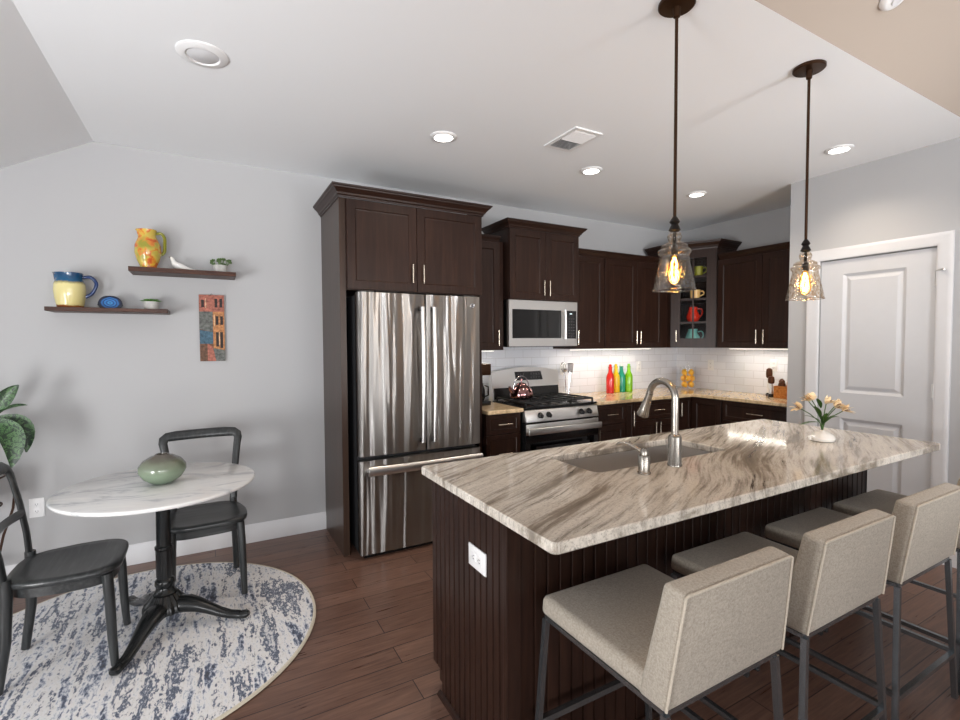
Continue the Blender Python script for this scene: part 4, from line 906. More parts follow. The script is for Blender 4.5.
# mugs and jugs in the corner cabinet
MW = Matrix.Translation((CA.x, CA.y, UZ)) @ Matrix.Rotation(ang, 4, 'Z')
def pitcher(name, label, cat, lx, ly, z, prof, mat, hz0, hz1, hr, hout, group='crockery in the corner cabinet', spout=0.0):
    p = MW @ Vector((lx, ly, z)); r = thing(name, label, cat, p, ang, group)
    b = B(); seg = 26; rings = []
    for i, (q, zz) in enumerate(prof): rings.append([((q * math.cos(2 * PI * k / seg)) - (spout * max(0, -math.cos(2 * PI * k / seg)) ** 6 if i >= len(prof) - 3 else 0), q * math.sin(2 * PI * k / seg), zz) for k in range(seg)])
    b.rings(rings); b.build('body', mat, r)
    b = B(); b.tube(smooth_path([(hr[0] - 0.003, 0, hz1), (hr[0] + hout * 0.7, 0, hz1 + 0.005), (hr[0] + hout, 0, (hz0 * 0.35 + hz1 * 0.65)), (hr[0] + hout * 0.8, 0, hz0 * 0.7 + hz1 * 0.3), (hr[1], 0, hz0)], 4), 0.0065, 10); b.build('handle', mat, r)
mug = [(0.034, 0), (0.038, 0.004), (0.042, 0.05), (0.044, 0.105), (0.040, 0.105), (0.038, 0.05), (0.03, 0.008)]
pitcher('mug', 'olive green mug on the top shelf of the glazed corner cabinet', 'mug', 0.255, 0.08, SHZ[2] + 0.001, mug, 'green_glaze', 0.03, 0.085, (0.041, 0.038), 0.036)
pitcher('mug', 'cream mug on the second shelf of the glazed corner cabinet', 'mug', 0.225, 0.08, SHZ[1] + 0.001, [(q * 1.15, z * 0.9) for q, z in mug], 'cream_glaze', 0.03, 0.075, (0.047, 0.044), 0.036)
jug = [(0.042, 0), (0.05, 0.005), (0.066, 0.05), (0.062, 0.08), (0.036, 0.122), (0.041, 0.16), (0.037, 0.16), (0.032, 0.125), (0.05, 0.07), (0.03, 0.01)]
pitcher('jug', 'red glazed jug on the third shelf of the glazed corner cabinet', 'jug', 0.205, 0.10, SHZ[0] + 0.001, jug, 'red_glaze', 0.05, 0.135, (0.044, 0.058), 0.045, spout=0.015)
pitcher('jug', 'teal glazed jug on the floor of the glazed corner cabinet', 'jug', 0.205, 0.10, 0.019, [(q * 1.12, z * 1.1) for q, z in jug], 'teal_glaze', 0.055, 0.145, (0.05, 0.066), 0.05, spout=0.02)

# ------------------------------------------------------------------ dining corner
RZ = 0.012
b = B(); b.lathe([(0.001, 0.0005), (0.832, 0.0005), (0.84, 0.005), (0.835, RZ), (0.825, RZ)], (0, 0, 0), 96, False, False)
r = thing('rug', 'round blue and off-white distressed rug under the bistro table', 'rug', (-0.36, 2.81, 0)); b.build('binding', 'rug_edge', r)
b = B(); b.lathe([(0.001, RZ - 0.002), (0.8245, RZ - 0.002), (0.8245, RZ + 0.0005), (0.001, RZ + 0.0005)], (0, 0, 0), 96, False, False); b.build('pile', 'rug', r)
ZR = RZ + 0.0015
# bistro table
TX, TY, TR, TZ = -0.231, 2.875, 0.428, 0.745
r = thing('bistro_table', 'round white marble bistro table on black cast iron pedestal', 'table', (TX, TY, ZR))
zt = TZ - ZR
b = B(); b.lathe([(0.001, zt - 0.022), (TR - 0.014, zt - 0.022), (TR - 0.004, zt - 0.018), (TR, zt - 0.010), (TR - 0.003, zt - 0.003), (TR - 0.010, zt), (0.001, zt)], (0, 0, 0), 96, False, False); b.build('tabletop', 'marble', r)
b = B(); b.lathe([(0.05, 0.165), (0.053, 0.172), (0.043, 0.185), (0.038, 0.20), (0.045, 0.215), (0.043, 0.235), (0.034, 0.245), (0.034, 0.39), (0.040, 0.396), (0.040, 0.408), (0.033, 0.415), (0.031, 0.60), (0.036, 0.607), (0.036, 0.62), (0.030, 0.627), (0.030, 0.70), (0.12, 0.705), (0.12, zt - 0.0225)], (0.004, 0.01, 0), 24)
for k in range(10):
    a = 2 * PI * k / 10; c_, s_ = 0.0315 * math.cos(a) + 0.004, 0.0315 * math.sin(a) + 0.01
    b.tube([(c_, s_, 0.25), (c_, s_, 0.39)], 0.005, 6)
b.build('column', 'black_metal', r)
b = B(); n = 40
mound = [(0.098, 0.085), (0.096, 0.105), (0.088, 0.125), (0.070, 0.145), (0.056, 0.166)]
b.rings([[((q * (1 + 0.035 * math.cos(20 * 2 * PI * k / 120))) * math.cos(2 * PI * k / 120) + 0.004, (q * (1 + 0.035 * math.cos(20 * 2 * PI * k / 120))) * math.sin(2 * PI * k / 120) + 0.01, z) for k in range(120)] for q, z in mound]); b.build('base', 'black_metal', r)
for a in (math.radians(-21), math.radians(-115), math.radians(119)):
    d = Vector((math.cos(a), math.sin(a), 0)); c0 = Vector((0.004, 0.01, 0))
    P = [(0.07, 0.105), (0.11, 0.103), (0.16, 0.09), (0.21, 0.068), (0.26, 0.044), (0.31, 0.027), (0.355, 0.022), (0.385, 0.024), (0.40, 0.026)]
    b = B(); b.tube([c0 + d * u + Vector((0, 0, v)) for u, v in P], [0.045, 0.043, 0.036, 0.029, 0.024, 0.021, 0.020, 0.022, 0.012], 14, flat=(0.9, 1.15), up=(0, 0, 1))
    s = d.cross(Vector((0, 0, 1)))
    for e in (-0.5, 0.0, 0.5): b.tube([c0 + d * u + s * (e * q * 1.1) + Vector((0, 0, v + q * (0.86 - 0.2 * abs(e)))) for (u, v), q in zip(P[1:7], (0.043, 0.036, 0.029, 0.024, 0.021, 0.020))], 0.004, 6)
    b.build('foot', 'black_metal', r)
# vase
r_ = B(); r_.lathe([(0.04, 0), (0.05, 0.004), (0.085, 0.03), (0.104, 0.065), (0.102, 0.09), (0.082, 0.118), (0.05, 0.137), (0.034, 0.142), (0.030, 0.147), (0.024, 0.146), (0.022, 0.13), (0.05, 0.10), (0.03, 0.03)], (0, 0, 0), 40)
tag(r_.build('vase', 'vase_green', loc=(-0.222, 2.868, TZ + 0.001)), 'squat celadon green vase on the marble bistro table', 'vase')

# dining chairs (front toward local -y)
def make_chair(label, loc, rz):
    r = thing('dining_chair', label, 'chair', loc, rz, 'blackened wooden dining chairs')
    # seat: rounded outline with slight saddle
    b = B(); out = []
    for k in range(40):
        a = 2 * PI * k / 40; c_, s_ = math.cos(a), math.sin(a)
        u = math.copysign(abs(c_) ** 0.52, c_) * 0.212; v = math.copysign(abs(s_) ** 0.52, s_) * 0.205
        u *= 1.0 - 0.14 * max(0, v / 0.205) if v > 0 else 1.0
        out.append((u, v))
    def ring(sc_, z, dip=0.0): return [(u * sc_, v * sc_, z) for u, v in out]
    b.rings([ring(0.90, 0.412), ring(0.985, 0.417), ring(1.0, 0.428), ring(0.995, 0.438), ring(0.96, 0.444), ring(0.8, 0.440), ring(0.45, 0.434), ring(0.1, 0.432)]); b.build('seat', 'chair_wood', r, angle=60)
    b = B(); b.rings([[(u * q, v * q, z) for u, v in out] for q, z in ((0.90, 0.372), (0.90, 0.411))]); b.build('apron', 'chair_wood', r)
    for s in (-1, 1):
        b = B(); b.tube([(s * 0.165, -0.155, 0.412), (s * 0.170, -0.162, 0.3), (s * 0.175, -0.168, 0.12), (s * 0.178, -0.175, 0.0)], [0.021, 0.0205, 0.018, 0.0155], 10); b.build('leg', 'chair_wood_v', r)
        b = B(); b.tube([(s * 0.160, 0.180, 0.46), (s * 0.162, 0.178, 0.38), (s * 0.168, 0.185, 0.2), (s * 0.172, 0.212, 0.0)], [0.021, 0.022, 0.020, 0.017], 10); b.build('leg', 'chair_wood_v', r)
    # back: one bent frame, posts and yoke
    P = [(-0.160, 0.182, 0.44), (-0.168, 0.192, 0.55), (-0.180, 0.214, 0.68), (-0.194, 0.240, 0.79), (-0.201, 0.250, 0.825), (-0.197, 0.260, 0.848), (-0.180, 0.268, 0.860), (-0.13, 0.280, 0.863), (-0.06, 0.290, 0.863), (0, 0.293, 0.863)]
    R_ = [0.021, 0.020, 0.020, 0.021, 0.023, 0.026, 0.029, 0.031, 0.031, 0.031]
    Q = P + [(-x, y, z) for x, y, z in P[-2::-1]]; RR = R_ + R_[-2::-1]
    b = B(); b.tube(Q, RR, 12, flat=(0.55, 1.0), up=(0, 1, 0)); b.build('back_frame', 'chair_wood_v', r)
    b = B(); P = [(-0.178 + 0.356 * k / 8, 0.205 + 0.022 * math.sin(PI * k / 8), 0.64) for k in range(9)]
    b.tube(P, 0.022, 10, flat=(1.0, 0.45), up=(0, 0, 1)); b.build('back_rail', 'chair_wood', r); return r
c2 = make_chair('blackened wooden dining chair behind the bistro table with its back to the wall', (-0.045, 3.187, ZR + 0.004), math.radians(3))
dup(c2, (-0.575, 2.805, ZR + 0.004), math.radians(90), 'blackened wooden dining chair at the left edge, facing the table sideways')

# plant in a wire stand at the far left
r = thing('plant_stand', 'curved brown wire plant stand behind the left dining chair', 'plant stand', (-1.15, 3.56, 0.001))
b = B()
for z, q in ((0.56, 0.13), (0.72, 0.15), (0.2, 0.12)): b.tube([(q * math.cos(2 * PI * k / 28), q * math.sin(2 * PI * k / 28), z) for k in range(29)], 0.0055, 8)
b.build('ring', 'brown_wire', r)
for k in range(4):
    a = PI / 4 + k * PI / 2; d = Vector((math.cos(a), math.sin(a), 0))
    b = B(); b.tube([d * u + Vector((0, 0, v)) for u, v in ((0.155, 0.74), (0.19, 0.70), (0.215, 0.62), (0.20, 0.50), (0.15, 0.36), (0.118, 0.22), (0.14, 0.08), (0.19, 0.006))], 0.0065, 8); b.build('leg', 'brown_wire', r)
b = B(); b.lathe([(0.001, 0.552), (0.12, 0.552), (0.12, 0.556), (0.001, 0.556)], (0, 0, 0), 24, False, False); b.build('tray', 'brown_wire', r)
r = thing('potted_plant', 'leafy variegated green houseplant entering at the left edge', 'plant', (-1.15, 3.56, 0.559))
b = B(); b.lathe([(0.085, 0), (0.095, 0.005), (0.118, 0.17), (0.122, 0.18), (0.112, 0.18), (0.105, 0.15), (0.001, 0.15)], (0, 0, 0), 32, True, False); b.build('pot', 'porcelain', r)
b = B(); b.lathe([(0.001, 0.152), (0.104, 0.152), (0.104, 0.156), (0.001, 0.16)], (0, 0, 0), 24, False, False); b.build('soil', 'soil', r)
b = B(); rnd = random.Random(5); st = B()
def broad(p0, p1, p2, w, face=(0.2, -1, 0.35), n=10):
    """broad arching leaf along a bent midrib"""
    p0, p1, p2, f = Vector(p0), Vector(p1), Vector(p2), Vector(face).normalized(); rows = []
    for i in range(n + 1):
        t = i / n; c = p0 * (1 - t) ** 2 + p1 * 2 * t * (1 - t) + p2 * t * t; d = ((p1 - p0) * (1 - t) + (p2 - p1) * t).normalized()
        sd_ = d.cross(f).normalized(); nn = sd_.cross(d); wd_ = w * math.sin(PI * min(1, 0.04 + 0.95 * t)) ** 0.75
        rows.append([c - sd_ * wd_ / 2 + nn * wd_ * 0.14, c - sd_ * wd_ / 4 + nn * wd_ * 0.03, c, c + sd_ * wd_ / 4 + nn * wd_ * 0.03, c + sd_ * wd_ / 2 + nn * wd_ * 0.14])
    b.rings(rows, False, False, closed=False)
    st.tube([(0.15 * p0.x, 0.15 * p0.y, 0.155), (p0.x * 0.6, p0.y * 0.6, p0.z * 0.6 + 0.07), p0], 0.0045, 6)
broad((0.13, -0.06, 0.50), (0.18, -0.08, 0.60), (0.245, -0.08, 0.665), 0.075)
broad((0.12, -0.07, 0.49), (0.20, -0.10, 0.56), (0.285, -0.11, 0.555), 0.05, (0, -0.4, 1))
broad((0.13, -0.05, 0.48), (0.30, -0.08, 0.50), (0.27, -0.10, 0.30), 0.085)
broad((0.12, -0.10, 0.47), (0.27, -0.14, 0.46), (0.225, -0.16, 0.235), 0.105)
broad((0.08, -0.10, 0.45), (0.14, -0.18, 0.44), (0.14, -0.20, 0.23), 0.10)
broad((0.02, -0.06, 0.52), (0.06, -0.10, 0.64), (0.10, -0.14, 0.70), 0.075)
broad((0.00, -0.10, 0.45), (-0.02, -0.22, 0.45), (-0.03, -0.24, 0.24), 0.10)
broad((-0.08, -0.06, 0.45), (-0.22, -0.10, 0.47), (-0.26, -0.12, 0.28), 0.10)
broad((-0.06, 0.00, 0.52), (-0.14, 0.00, 0.62), (-0.2, -0.02, 0.64), 0.08)
broad((0.02, 0.06, 0.46), (0.06, 0.12, 0.56), (0.10, 0.16, 0.52), 0.09, (0, -0.5, 1))
b.build('foliage', 'leaf', r); st.build('stems', 'flower_leaf', r)

# ------------------------------------------------------------------ shelves and what stands on them
def shelf(label, x0, x1, z0, z1):
    b = B(); b.box(x0, x1, 3.62, D - 0.001, z0, z1, 0.002); tag(b.build('wall_shelf', 'shelf_wood', smooth=False), label, 'shelf')
SU, SL = 1.915, 1.658
shelf('upper dark wooden floating shelf holding the yellow jug and white bird', -0.425, 0.161, 1.886, SU)
shelf('lower dark wooden floating shelf holding the blue and cream jug', -0.821, -0.227, 1.634, SL)
def wjug(name, label, loc, prof, mat, hmat, hz0, hz1, r0, out, spout):
    r = thing(name, label, 'jug', loc, 0); b = B(); seg = 32
    b.rings([[(q * math.cos(2 * PI * k / seg) - (spout * max(0, -math.cos(2 * PI * k / seg)) ** 5 if i >= len(prof) - 4 else 0), q * math.sin(2 * PI * k / seg), z) for k in range(seg)] for i, (q, z) in enumerate(prof)]); b.build('body', mat, r)
    b = B(); b.tube(smooth_path([(r0[1] - 0.004, 0, hz1), (r0[1] + out * 0.55, 0, hz1 + 0.006), (r0[1] + out * 0.95, 0, hz1 - 0.018), (r0[1] + out, 0, hz0 * 0.4 + hz1 * 0.6), (r0[0] + out * 0.45, 0, hz0 + 0.022), (r0[0] - 0.003, 0, hz0)]), 0.0085, 10, flat=(1.1, 0.75)); b.build('handle', hmat, r)
wjug('jug', 'blue and cream glazed stoneware jug on the lower shelf', (-0.722, 3.715, SL + 0.001), [(0.060, 0), (0.064, 0.004), (0.066, 0.018), (0.073, 0.06), (0.077, 0.105), (0.074, 0.14), (0.065, 0.165), (0.063, 0.185), (0.066, 0.205), (0.062, 0.206), (0.058, 0.17), (0.03, 0.03)], 'jug_bluecream', 'jug_blue', 0.065, 0.18, (0.075, 0.063), 0.062, 0.014)
wjug('jug', 'tall yellow jug with orange flowers on the upper shelf', (-0.330, 3.715, SU + 0.001), [(0.043, 0), (0.047, 0.004), (0.046, 0.018), (0.060, 0.05), (0.072, 0.10), (0.070, 0.145), (0.054, 0.185), (0.044, 0.21), (0.050, 0.243), (0.046, 0.245), (0.038, 0.21), (0.03, 0.05)], 'jug_yellow', 'olive', 0.09, 0.222, (0.066, 0.046), 0.045, 0.014)
b = B(); ag = [(0.064 * math.copysign(abs(math.cos(PI * k / 16)) ** 0.75, math.cos(PI * k / 16)), 0.078 * math.sin(PI * k / 16) ** 0.8) for k in range(17)]
b.prism([(0.050, 0), *ag[1:-1], (-0.050, 0)], lambda u, v, w: (u, w, v - 0.034), -0.007, 0.007)
tag(b.build('agate_slice', 'agate', loc=(-0.530, 3.715, SL + 0.0355)), 'polished blue banded agate slice standing on the lower shelf', 'ornament')
def succulent(label, loc, mat, tall):
    r = thing('potted_succulent', label, 'plant', loc, 0); b = B()
    b.lathe([(0.034, 0), (0.038, 0.003), (0.043, 0.045), (0.043, 0.05), (0.038, 0.05), (0.037, 0.04), (0.001, 0.04)], (0, 0, 0), 24, True, False); b.build('pot', 'concrete', r)
    b = B(); rn = random.Random(len(label))
    if tall:
        for k in range(16):
            a = k * 2.4; q = 0.006 + 0.03 * rn.random(); h_ = 0.022 + 0.03 * rn.random(); p = Vector((q * math.cos(a), q * math.sin(a), 0.042))
            b.tube([p, p + Vector((0.7 * q * math.cos(a), 0.7 * q * math.sin(a), h_))], 0.002, 5)
            for j in range(5): b.sphere(p + Vector((0.7 * q * math.cos(a) + 0.006 * math.cos(j * 2.1), 0.7 * q * math.sin(a) + 0.006 * math.sin(j * 2.1), h_ + 0.002 * j - 0.004)), 0.006, 1, 1, 0.7, 8, 6)
    else:
        for lay, (nn, ln, el) in enumerate(((9, 0.064, 0.22), (8, 0.052, 0.5), (6, 0.034, 1.0))):
            for k in range(nn):
                a = 2 * PI * k / nn + lay * 0.3; d = Vector((math.cos(a), math.sin(a), el)); b.leaf((0, 0, 0.044), d, ln, 0.028, 0.05, n=6, fold=0.2)
    b.build('foliage', mat, r)
succulent('flat green rosette succulent in a grey pot on the lower shelf', (-0.322, 3.715, SL + 0.001), 'succulent', False)
succulent('bushy dark green succulent in a grey pot on the upper shelf', (0.072, 3.715, SU + 0.001), 'succulent_dark', True)
# bird
b = B(); b.tube([(-0.056, 0, 0.084), (-0.053, 0, 0.080), (-0.046, 0, 0.072), (-0.042, 0, 0.058), (-0.034, 0, 0.040), (-0.014, 0, 0.028), (0.012, 0, 0.021), (0.036, 0, 0.014), (0.064, 0, 0.009), (0.098, 0, 0.005), (0.106, 0, 0.004)], [0.003, 0.009, 0.0135, 0.014, 0.022, 0.026, 0.0205, 0.013, 0.007, 0.0045, 0.002], 16, flat=(1.0, 0.9), up=(0, 1, 0))
r = thing('bird_figurine', 'white ceramic bird figurine on the upper shelf', 'ornament', (-0.155, 3.715, SU + 0.002)); b.build('body', 'porcelain', r)
b = B(); b.tube([(-0.056, 0, 0.0835), (-0.066, 0, 0.081)], [0.0035, 0.001], 8); b.build('beak', 'stamen', r)
# narrow painting
r = thing('canal_painting', 'narrow unframed painting of houses along a canal below the shelves', 'painting', (0.015, D - 0.002, 1.32))
b = B(); b.box(-0.076, 0.076, -0.018, 0, 0, 0.455); b.build('canvas', 'art_brown', r, smooth=False)
b = B(); Y0 = -0.0195
def pq(m, *pts): b.rings([[(u, -0.0176, v) for u, v in pts], [(u, Y0 - 0.0002 * m, v) for u, v in pts]], m=m)
mats = ['art_pink', 'art_orange', 'art_dark', 'art_blue', 'art_cream', 'art_brown', 'art_grey']
pq(0, (-0.075, 0.34), (0.075, 0.34), (0.075, 0.454), (-0.075, 0.454)); pq(6, (-0.075, 0.22), (0.005, 0.20), (0.005, 0.34), (-0.075, 0.34)); pq(1, (0.006, 0.085), (0.075, 0.075), (0.075, 0.34), (0.006, 0.34))
pq(3, (-0.075, 0.12), (0.005, 0.12), (0.005, 0.20), (-0.075, 0.215)); pq(5, (-0.075, 0.001), (-0.03, 0.001), (-0.03, 0.12), (-0.075, 0.12)); pq(0, (-0.06, 0.001), (0.02, 0.001), (0.0, 0.10), (-0.03, 0.12)); pq(6, (0.02, 0.001), (0.075, 0.001), (0.075, 0.075), (0.004, 0.09))
for x, z0, z1 in ((-0.062, 0.37, 0.42), (0.018, 0.37, 0.43), (0.048, 0.37, 0.43), (0.022, 0.25, 0.31), (0.05, 0.25, 0.31), (0.022, 0.10, 0.20), (0.048, 0.09, 0.20)): pq(2, (x, z0), (x + 0.017, z0), (x + 0.017, z1), (x, z1))
for x, z0, z1 in ((-0.038, 0.365, 0.43), (0.040, 0.11, 0.20), (0.012, 0.24, 0.32)): pq(4, (x, z0), (x + 0.005, z0), (x + 0.005, z1), (x, z1))
b.bm.normal_update(); b.build('painted_scene', mats, r, smooth=False)
b = B(); b.tube([(-0.008, -0.009, 0.4555), (0, -0.009, 0.463), (0.008, -0.009, 0.4555)], 0.0015, 6); b.build('hanger', 'brown_wire', r)

# ------------------------------------------------------------------ flowers on the island
fx, fy = 2.735, 1.30
r = thing('bud_vase', 'low white egg-shaped bud vase on the island', 'vase', (fx, fy, 0.927))
b = B(); b.lathe([(0.045, 0), (0.052, 0.003), (0.058, 0.016), (0.050, 0.032), (0.030, 0.044), (0.012, 0.050), (0.009, 0.054), (0.006, 0.054), (0.006, 0.04)], (0, 0, 0), 32); b.build('body', 'porcelain', r)
b = B(); b.tube([(-0.045, 0.01, 0.02), (-0.065, 0.018, 0.03), (-0.075, 0.024, 0.026), (-0.068, 0.022, 0.012)], 0.006, 8); b.build('loop', 'porcelain', r)
fl = thing('flower_bunch', 'peach alstroemeria flowers with green leaves standing in the bud vase', 'flowers', (fx, fy, 0.976))
vr = Vector((math.cos(YAW), -math.sin(YAW), 0)); vf = Vector((math.sin(YAW), math.cos(YAW), 0))
heads = [(-0.115, 0.02, 0.135), (-0.062, 0.0, 0.185), (-0.058, 0.03, 0.175), (0.06, -0.01, 0.15), (0.085, 0.015, 0.135), (0.09, -0.03, 0.125), (0.035, 0.02, 0.16)]
for (a, c_, z) in heads:
    p1 = vr * a * 0.9 + vf * c_ + Vector((0, 0, z * 0.86)); b = B(); b.tube([vr * a * 0.02 + Vector((0, 0, 0.0065)), vr * a * 0.12 + Vector((0, 0, z * 0.35)), vr * a * 0.5 + vf * c_ * 0.5 + Vector((0, 0, z * 0.65)), p1], 0.0022, 6); st = b.build('stem', 'flower_leaf', fl)
    d = (vr * a * 1.6 - vf * 0.05 + Vector((0, 0, z * 0.6))).normalized(); u = d.cross(Vector((0.3, 0.2, 1))).normalized(); w_ = d.cross(u); b = B()
    for k in range(6):
        q = 2 * PI * k / 6; b.leaf(p1, d * 0.85 + (u * math.cos(q) + w_ * math.sin(q)) * 0.55, 0.054, 0.030, 0.12, n=6, fold=0.12)
    bl = b.build('bloom', 'petal', st)
    b = B()
    for k in range(4): b.tube([p1, p1 + d * 0.03 + (u * math.cos(k * 1.6) + w_ * math.sin(k * 1.6)) * 0.007], 0.0011, 5)
    b.build('stamens', 'stamen', st)
b = B()
for a, z0, el, ln, w in ((-0.8, 0.05, 0.55, 0.095, 0.020), (-1.0, 0.045, 0.1, 0.10, 0.022), (-0.5, 0.075, 0.9, 0.09, 0.022), (0.5, 0.055, 0.3, 0.085, 0.024), (0.9, 0.045, 0.75, 0.10, 0.014), (-0.35, 0.12, 0.9, 0.075, 0.02), (0.2, 0.03, 0.7, 0.09, 0.024), (-0.15, 0.04, 0.8, 0.10, 0.024)):
    b.leaf(vr * (0.25 * a * z0) + Vector((0, 0, z0)), vr * a + vf * 0.15 * math.cos(a * 7) + Vector((0, 0, el)), ln, w * 1.35, 0.25)
b.build('leaves', 'flower_leaf', fl)

# ------------------------------------------------------------------ bar stools (front toward local +y)
def make_stool(label, loc, rz=0.0):
    r = thing('bar_stool', label, 'stool', loc, rz, 'upholstered bar stools along the island')
    b = B()
    b.hexa([(-0.235, -0.22, 0.582), (0.235, -0.22, 0.582), (0.235, 0.236, 0.582), (-0.235, 0.236, 0.582), (-0.231, -0.22, 0.638), (0.231, -0.22, 0.638), (0.231, 0.232, 0.645), (-0.231, 0.232, 0.645)], 0.02, 4)
    b.build('seat', 'linen', r, angle=50)
    b = B(); zb, zt_ = 0.584, 0.880
    Pb = [(-0.238, -0.250, zb), (0.238, -0.250, zb), (0.238, -0.165, zb), (-0.238, -0.165, zb), (-0.216, -0.285, zt_ - 0.008), (0.216, -0.285, zt_ - 0.008), (0.216, -0.222, zt_), (-0.216, -0.222, zt_)]
    b.hexa(Pb, 0.013, 3); bk = b.build('backrest', 'linen', r, angle=50)
    b = B(); yy = lambda z: -0.2495 - 0.035 * (z - zb) / (zt_ - 0.008 - zb)
    xx = lambda z: 0.238 - 0.022 * (z - zb) / (zt_ - 0.008 - zb) - 0.004
    zz = [zb + 0.006, 0.68, 0.78, zt_ - 0.014]
    side = [(xx(z), yy(z), z) for z in zz]
    b.tube([(-x, y, z) for x, y, z in side] + [(-0.204, yy(zt_ - 0.012), zt_ - 0.0105), (0, yy(zt_ - 0.012), zt_ - 0.0105), (0.204, yy(zt_ - 0.012), zt_ - 0.0105)] + side[::-1], 0.0035, 8)
    b.build('piping', 'piping', bk)
    b = B(); z = 0.5745; t = 0.013
    for p, q in (((-0.22, -0.235), (0.22, -0.235)), ((-0.22, 0.22), (0.22, 0.22)), ((-0.22, -0.235), (-0.22, 0.22)), ((0.22, -0.235), (0.22, 0.22))): b.bar((*p, z), (*q, z), t, 0.013)
    b.build('seat_frame', 'gunmetal', r, smooth=False)
    def lp(sx, front, z):
        k = 1 - z / 0.57
        return (sx * (0.22 + (0.042 if front else 0.046) * k), (0.22 + 0.012 * k) if front else (-0.237 - 0.02 * k), z)
    for sx in (-1, 1):
        for front in (True, False):
            b = B(); b.bar(lp(sx, front, 0.57), lp(sx, front, 0.0), 0.017, up=(0, 1, 0)); b.build('leg', 'gunmetal', r, smooth=False)
    for sx in (-1, 1):
        b = B(); b.bar(lp(sx, True, 0.195), lp(sx, False, 0.195), 0.017); b.build('side_stretcher', 'gunmetal', r, smooth=False)
    b = B(); b.bar(lp(-1, True, 0.24), lp(1, True, 0.24), 0.019); b.build('footrest', 'gunmetal', r, smooth=False)
    b = B(); b.bar(lp(-1, False, 0.185), lp(1, False, 0.185), 0.017); b.build('rear_stretcher', 'gunmetal', r, smooth=False)
    return r
SX = (1.127, 1.722, 2.322, 2.893)
s0 = make_stool('oatmeal linen bar stool nearest the beadboard end of the island', (SX[0], 0.985, 0.001))
dup(s0, (SX[1], 0.985, 0.001), 0, 'second oatmeal bar stool from the beadboard end of the island')
dup(s0, (SX[2], 0.985, 0.001), 0, 'third oatmeal bar stool from the beadboard end of the island')
dup(s0, (SX[3], 0.985, 0.001), 0, 'farthest oatmeal bar stool, cut off by the right edge')

# ------------------------------------------------------------------ pendants
def pendant(label, x, y, power, dz=0.0):
    r = thing('pendant_lamp', label, 'pendant light', (x, y, H - 0.001), 0, 'pendant lamps over the island')
    o = -H
    b = B(); b.lathe([(0.066, 0), (0.066, -0.009), (0.062, -0.013), (0.014, -0.016), (0.012, -0.05), (0.006, -0.055)], (0, 0, 0), 36); b.build('canopy', 'bronze', r)
    b = B(); b.tube([(0, 0, -0.05), (0, 0, 1.905 + o)], 0.0062, 10); b.build('rod', 'bronze', r)
    b = B(); b.lathe([(0.006, 1.915), (0.013, 1.905), (0.019, 1.893), (0.012, 1.885), (0.018, 1.872), (0.022, 1.862), (0.014, 1.857), (0.006, 1.855), (0.006, 1.81), (0.013, 1.805), (0.0135, 1.768), (0.010, 1.766)], (0, 0, o), 24); so = b.build('socket', 'socket_black', r)
    prof = [(0.014, 1.858), (0.022, 1.851), (0.0265, 1.838), (0.022, 1.824), (0.020, 1.819), (0.034, 1.813), (0.046, 1.805), (0.048, 1.797), (0.046, 1.793), (0.056, 1.789), (0.0605, 1.782), (0.058, 1.774), (0.051, 1.768), (0.053, 1.755), (0.0645, 1.70), (0.0765, 1.642), (0.078, 1.638), (0.076, 1.636)]
    b = B(); b.lathe(prof, (0, 0, o), 44, False, False); sh_ = b.build('shade', 'seeded', r, angle=80)
    b = B(); b.lathe([(0.078, 1.6395), (0.079, 1.6375), (0.078, 1.6355), (0.0765, 1.6365)], (0, 0, o), 44, False, False); b.build('rim', 'seeded', sh_)
    b = B(); b.lathe([(0.012, 1.768), (0.014, 1.755), (0.022, 1.73), (0.026, 1.70), (0.024, 1.675), (0.014, 1.66), (0.001, 1.655)], (0, 0, o), 24, False, False); bu = b.build('bulb', 'bulb_glass', r)
    b = B()
    for k in range(4):
        a = PI / 2 * k; c_, s_ = math.cos(a), math.sin(a)
        b.tube([(0.003 * c_, 0.003 * s_, 1.76 + o), (0.011 * c_, 0.011 * s_, 1.738 + o), (0.0125 * c_, 0.0125 * s_, 1.70 + o), (0.006 * c_, 0.006 * s_, 1.672 + o)], 0.0022, 6)
    b.build('filament', 'filament', bu)
    d = bpy.data.lights.new('pendant_glow', 'POINT'); d.energy = power; d.color = (1.0, 0.66, 0.34); d.shadow_soft_size = 0.03
    l = bpy.data.objects.new('pendant_glow', d); COL.objects.link(l); l.parent = r; l.location = (0, 0, 1.70 + o)
pendant('nearer seeded glass pendant lamp with a bronze rod, left of two', 1.546, 1.254, 4)
pendant('farther seeded glass pendant lamp hanging in front of the white door', 2.440, 1.246, 4)

# ------------------------------------------------------------------ ceiling fittings
def downlight(label, x, y, on=True, q=0.08, power=32):
    r = thing('recessed_light', label, 'ceiling light', (x, y, H - 0.0005), 0, 'recessed ceiling lights')
    b = B(); b.lathe([(q, 0), (q, -0.004), (q * 0.93, -0.009), (q * 0.72, -0.011), (q * 0.70, -0.006), (q * 0.70, 0)], (0, 0, 0), 36, False, False); b.build('trim_ring', 'white_plastic', r)
    b = B(); b.lathe([(0.001, -0.005), (q * 0.695, -0.005), (q * 0.695, -0.002), (0.001, -0.002)], (0, 0, 0), 32, False, False); b.build('lens', 'lamp_on' if on else 'lamp_off', r)
    if on:
        d = bpy.data.lights.new('downlight_glow', 'SPOT'); d.energy = power; d.spot_size = math.radians(135); d.spot_blend = 0.9; d.shadow_soft_size = 0.05; d.color = (1.0, 0.86, 0.70)
        l = bpy.data.objects.new('downlight_glow', d); COL.objects.link(l); l.parent = r; l.location = (0, 0, -0.02)
downlight('lit recessed ceiling light above the refrigerator', 1.275, 2.73)
downlight('lit recessed ceiling light beside the air vent', 2.475, 2.745)
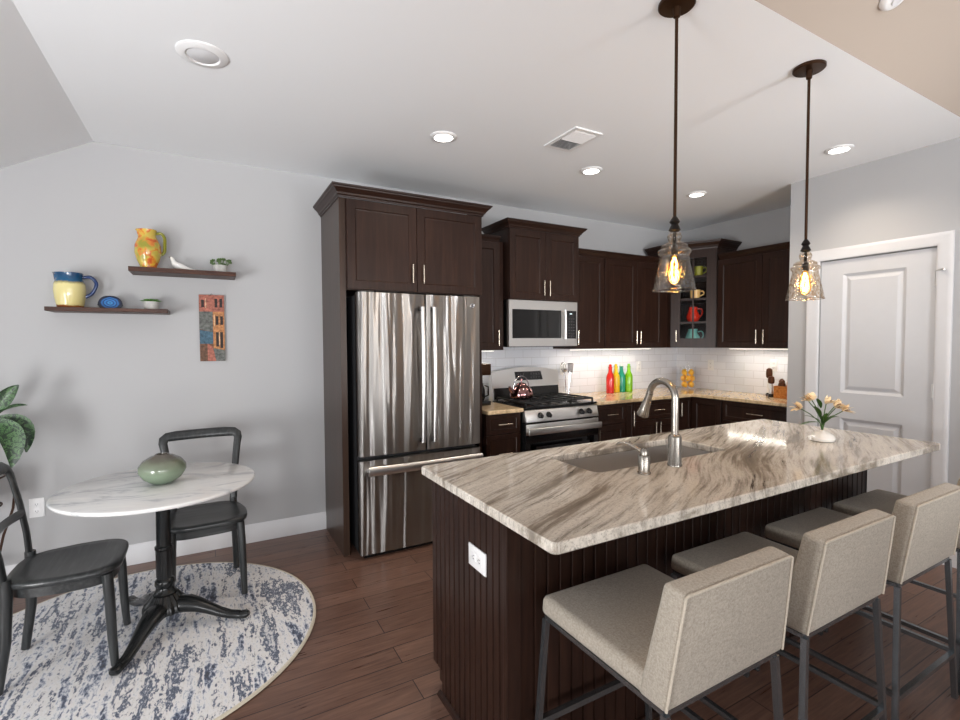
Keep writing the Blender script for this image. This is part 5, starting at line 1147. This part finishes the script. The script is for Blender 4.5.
downlight('lit recessed ceiling light near the glazed corner cabinet', 3.665, 2.75)
downlight('lit recessed ceiling light right of the farther pendant', 3.642, 1.667)
r = thing('round_ceiling_fitting', 'large unlit round ceiling fitting above the dining corner', 'ceiling fitting', (0.0, 2.464, H - 0.0005))  # round fitting with trim ring and unlit lens
b = B(); b.lathe([(0.102, 0), (0.102, -0.003), (0.094, -0.008), (0.068, -0.012), (0.064, -0.004)], (0, 0, 0), 40, False, False); b.build('trim_ring', 'white_plastic', r)
b = B(); b.lathe([(0.064, -0.002), (0.064, -0.004), (0.055, -0.010), (0.001, -0.012)], (0, 0, 0), 40, False, False); b.build('lens', 'lamp_off', r)
r = thing('air_vent', 'white rectangular air vent in the kitchen ceiling', 'vent', (1.998, 2.388, H - 0.0005))
b = B()
for p in ((-0.105, 0.105, -0.155, -0.128), (-0.105, 0.105, 0.128, 0.155), (-0.105, -0.08, -0.128, 0.128), (0.08, 0.105, -0.128, 0.128)): b.box(*p, -0.008, 0)
b.build('frame', 'white_plastic', r, smooth=False)
b = B(); b.box(-0.08, 0.08, -0.128, 0.128, -0.002, -0.001); b.build('duct', 'vent_dark', r, smooth=False)
b = B()
for k in range(17):
    y = -0.122 + k * 0.01525; s = 0.006 if y > 0.0 else -0.006
    b.hexa([(-0.08, y - s - 0.001, -0.012), (0.08, y - s - 0.001, -0.012), (0.08, y - s + 0.001, -0.012), (-0.08, y - s + 0.001, -0.012), (-0.08, y + s - 0.001, -0.003), (0.08, y + s - 0.001, -0.003), (0.08, y + s + 0.001, -0.003), (-0.08, y + s + 0.001, -0.003)])
b.build('louvres', 'white_plastic', r, smooth=False)
r = thing('smoke_detector', 'white round smoke detector on the beige sloping ceiling', 'smoke detector', (2.395, 0.9185, 2.805))
sl = math.atan2(HL - H, YB + 1.2); r.rotation_euler = (-sl, 0, 0)
b = B(); b.lathe([(0.05, -0.001), (0.05, -0.010), (0.043, -0.022), (0.036, -0.026), (0.001, -0.028)], (0, 0, 0), 36, True, False); b.build('body', 'white_plastic', r)
b = B(); b.lathe([(0.020, -0.0275), (0.018, -0.032), (0.001, -0.033)], (0, 0, 0), 24, False, False); b.build('cap', 'lamp_off', r)
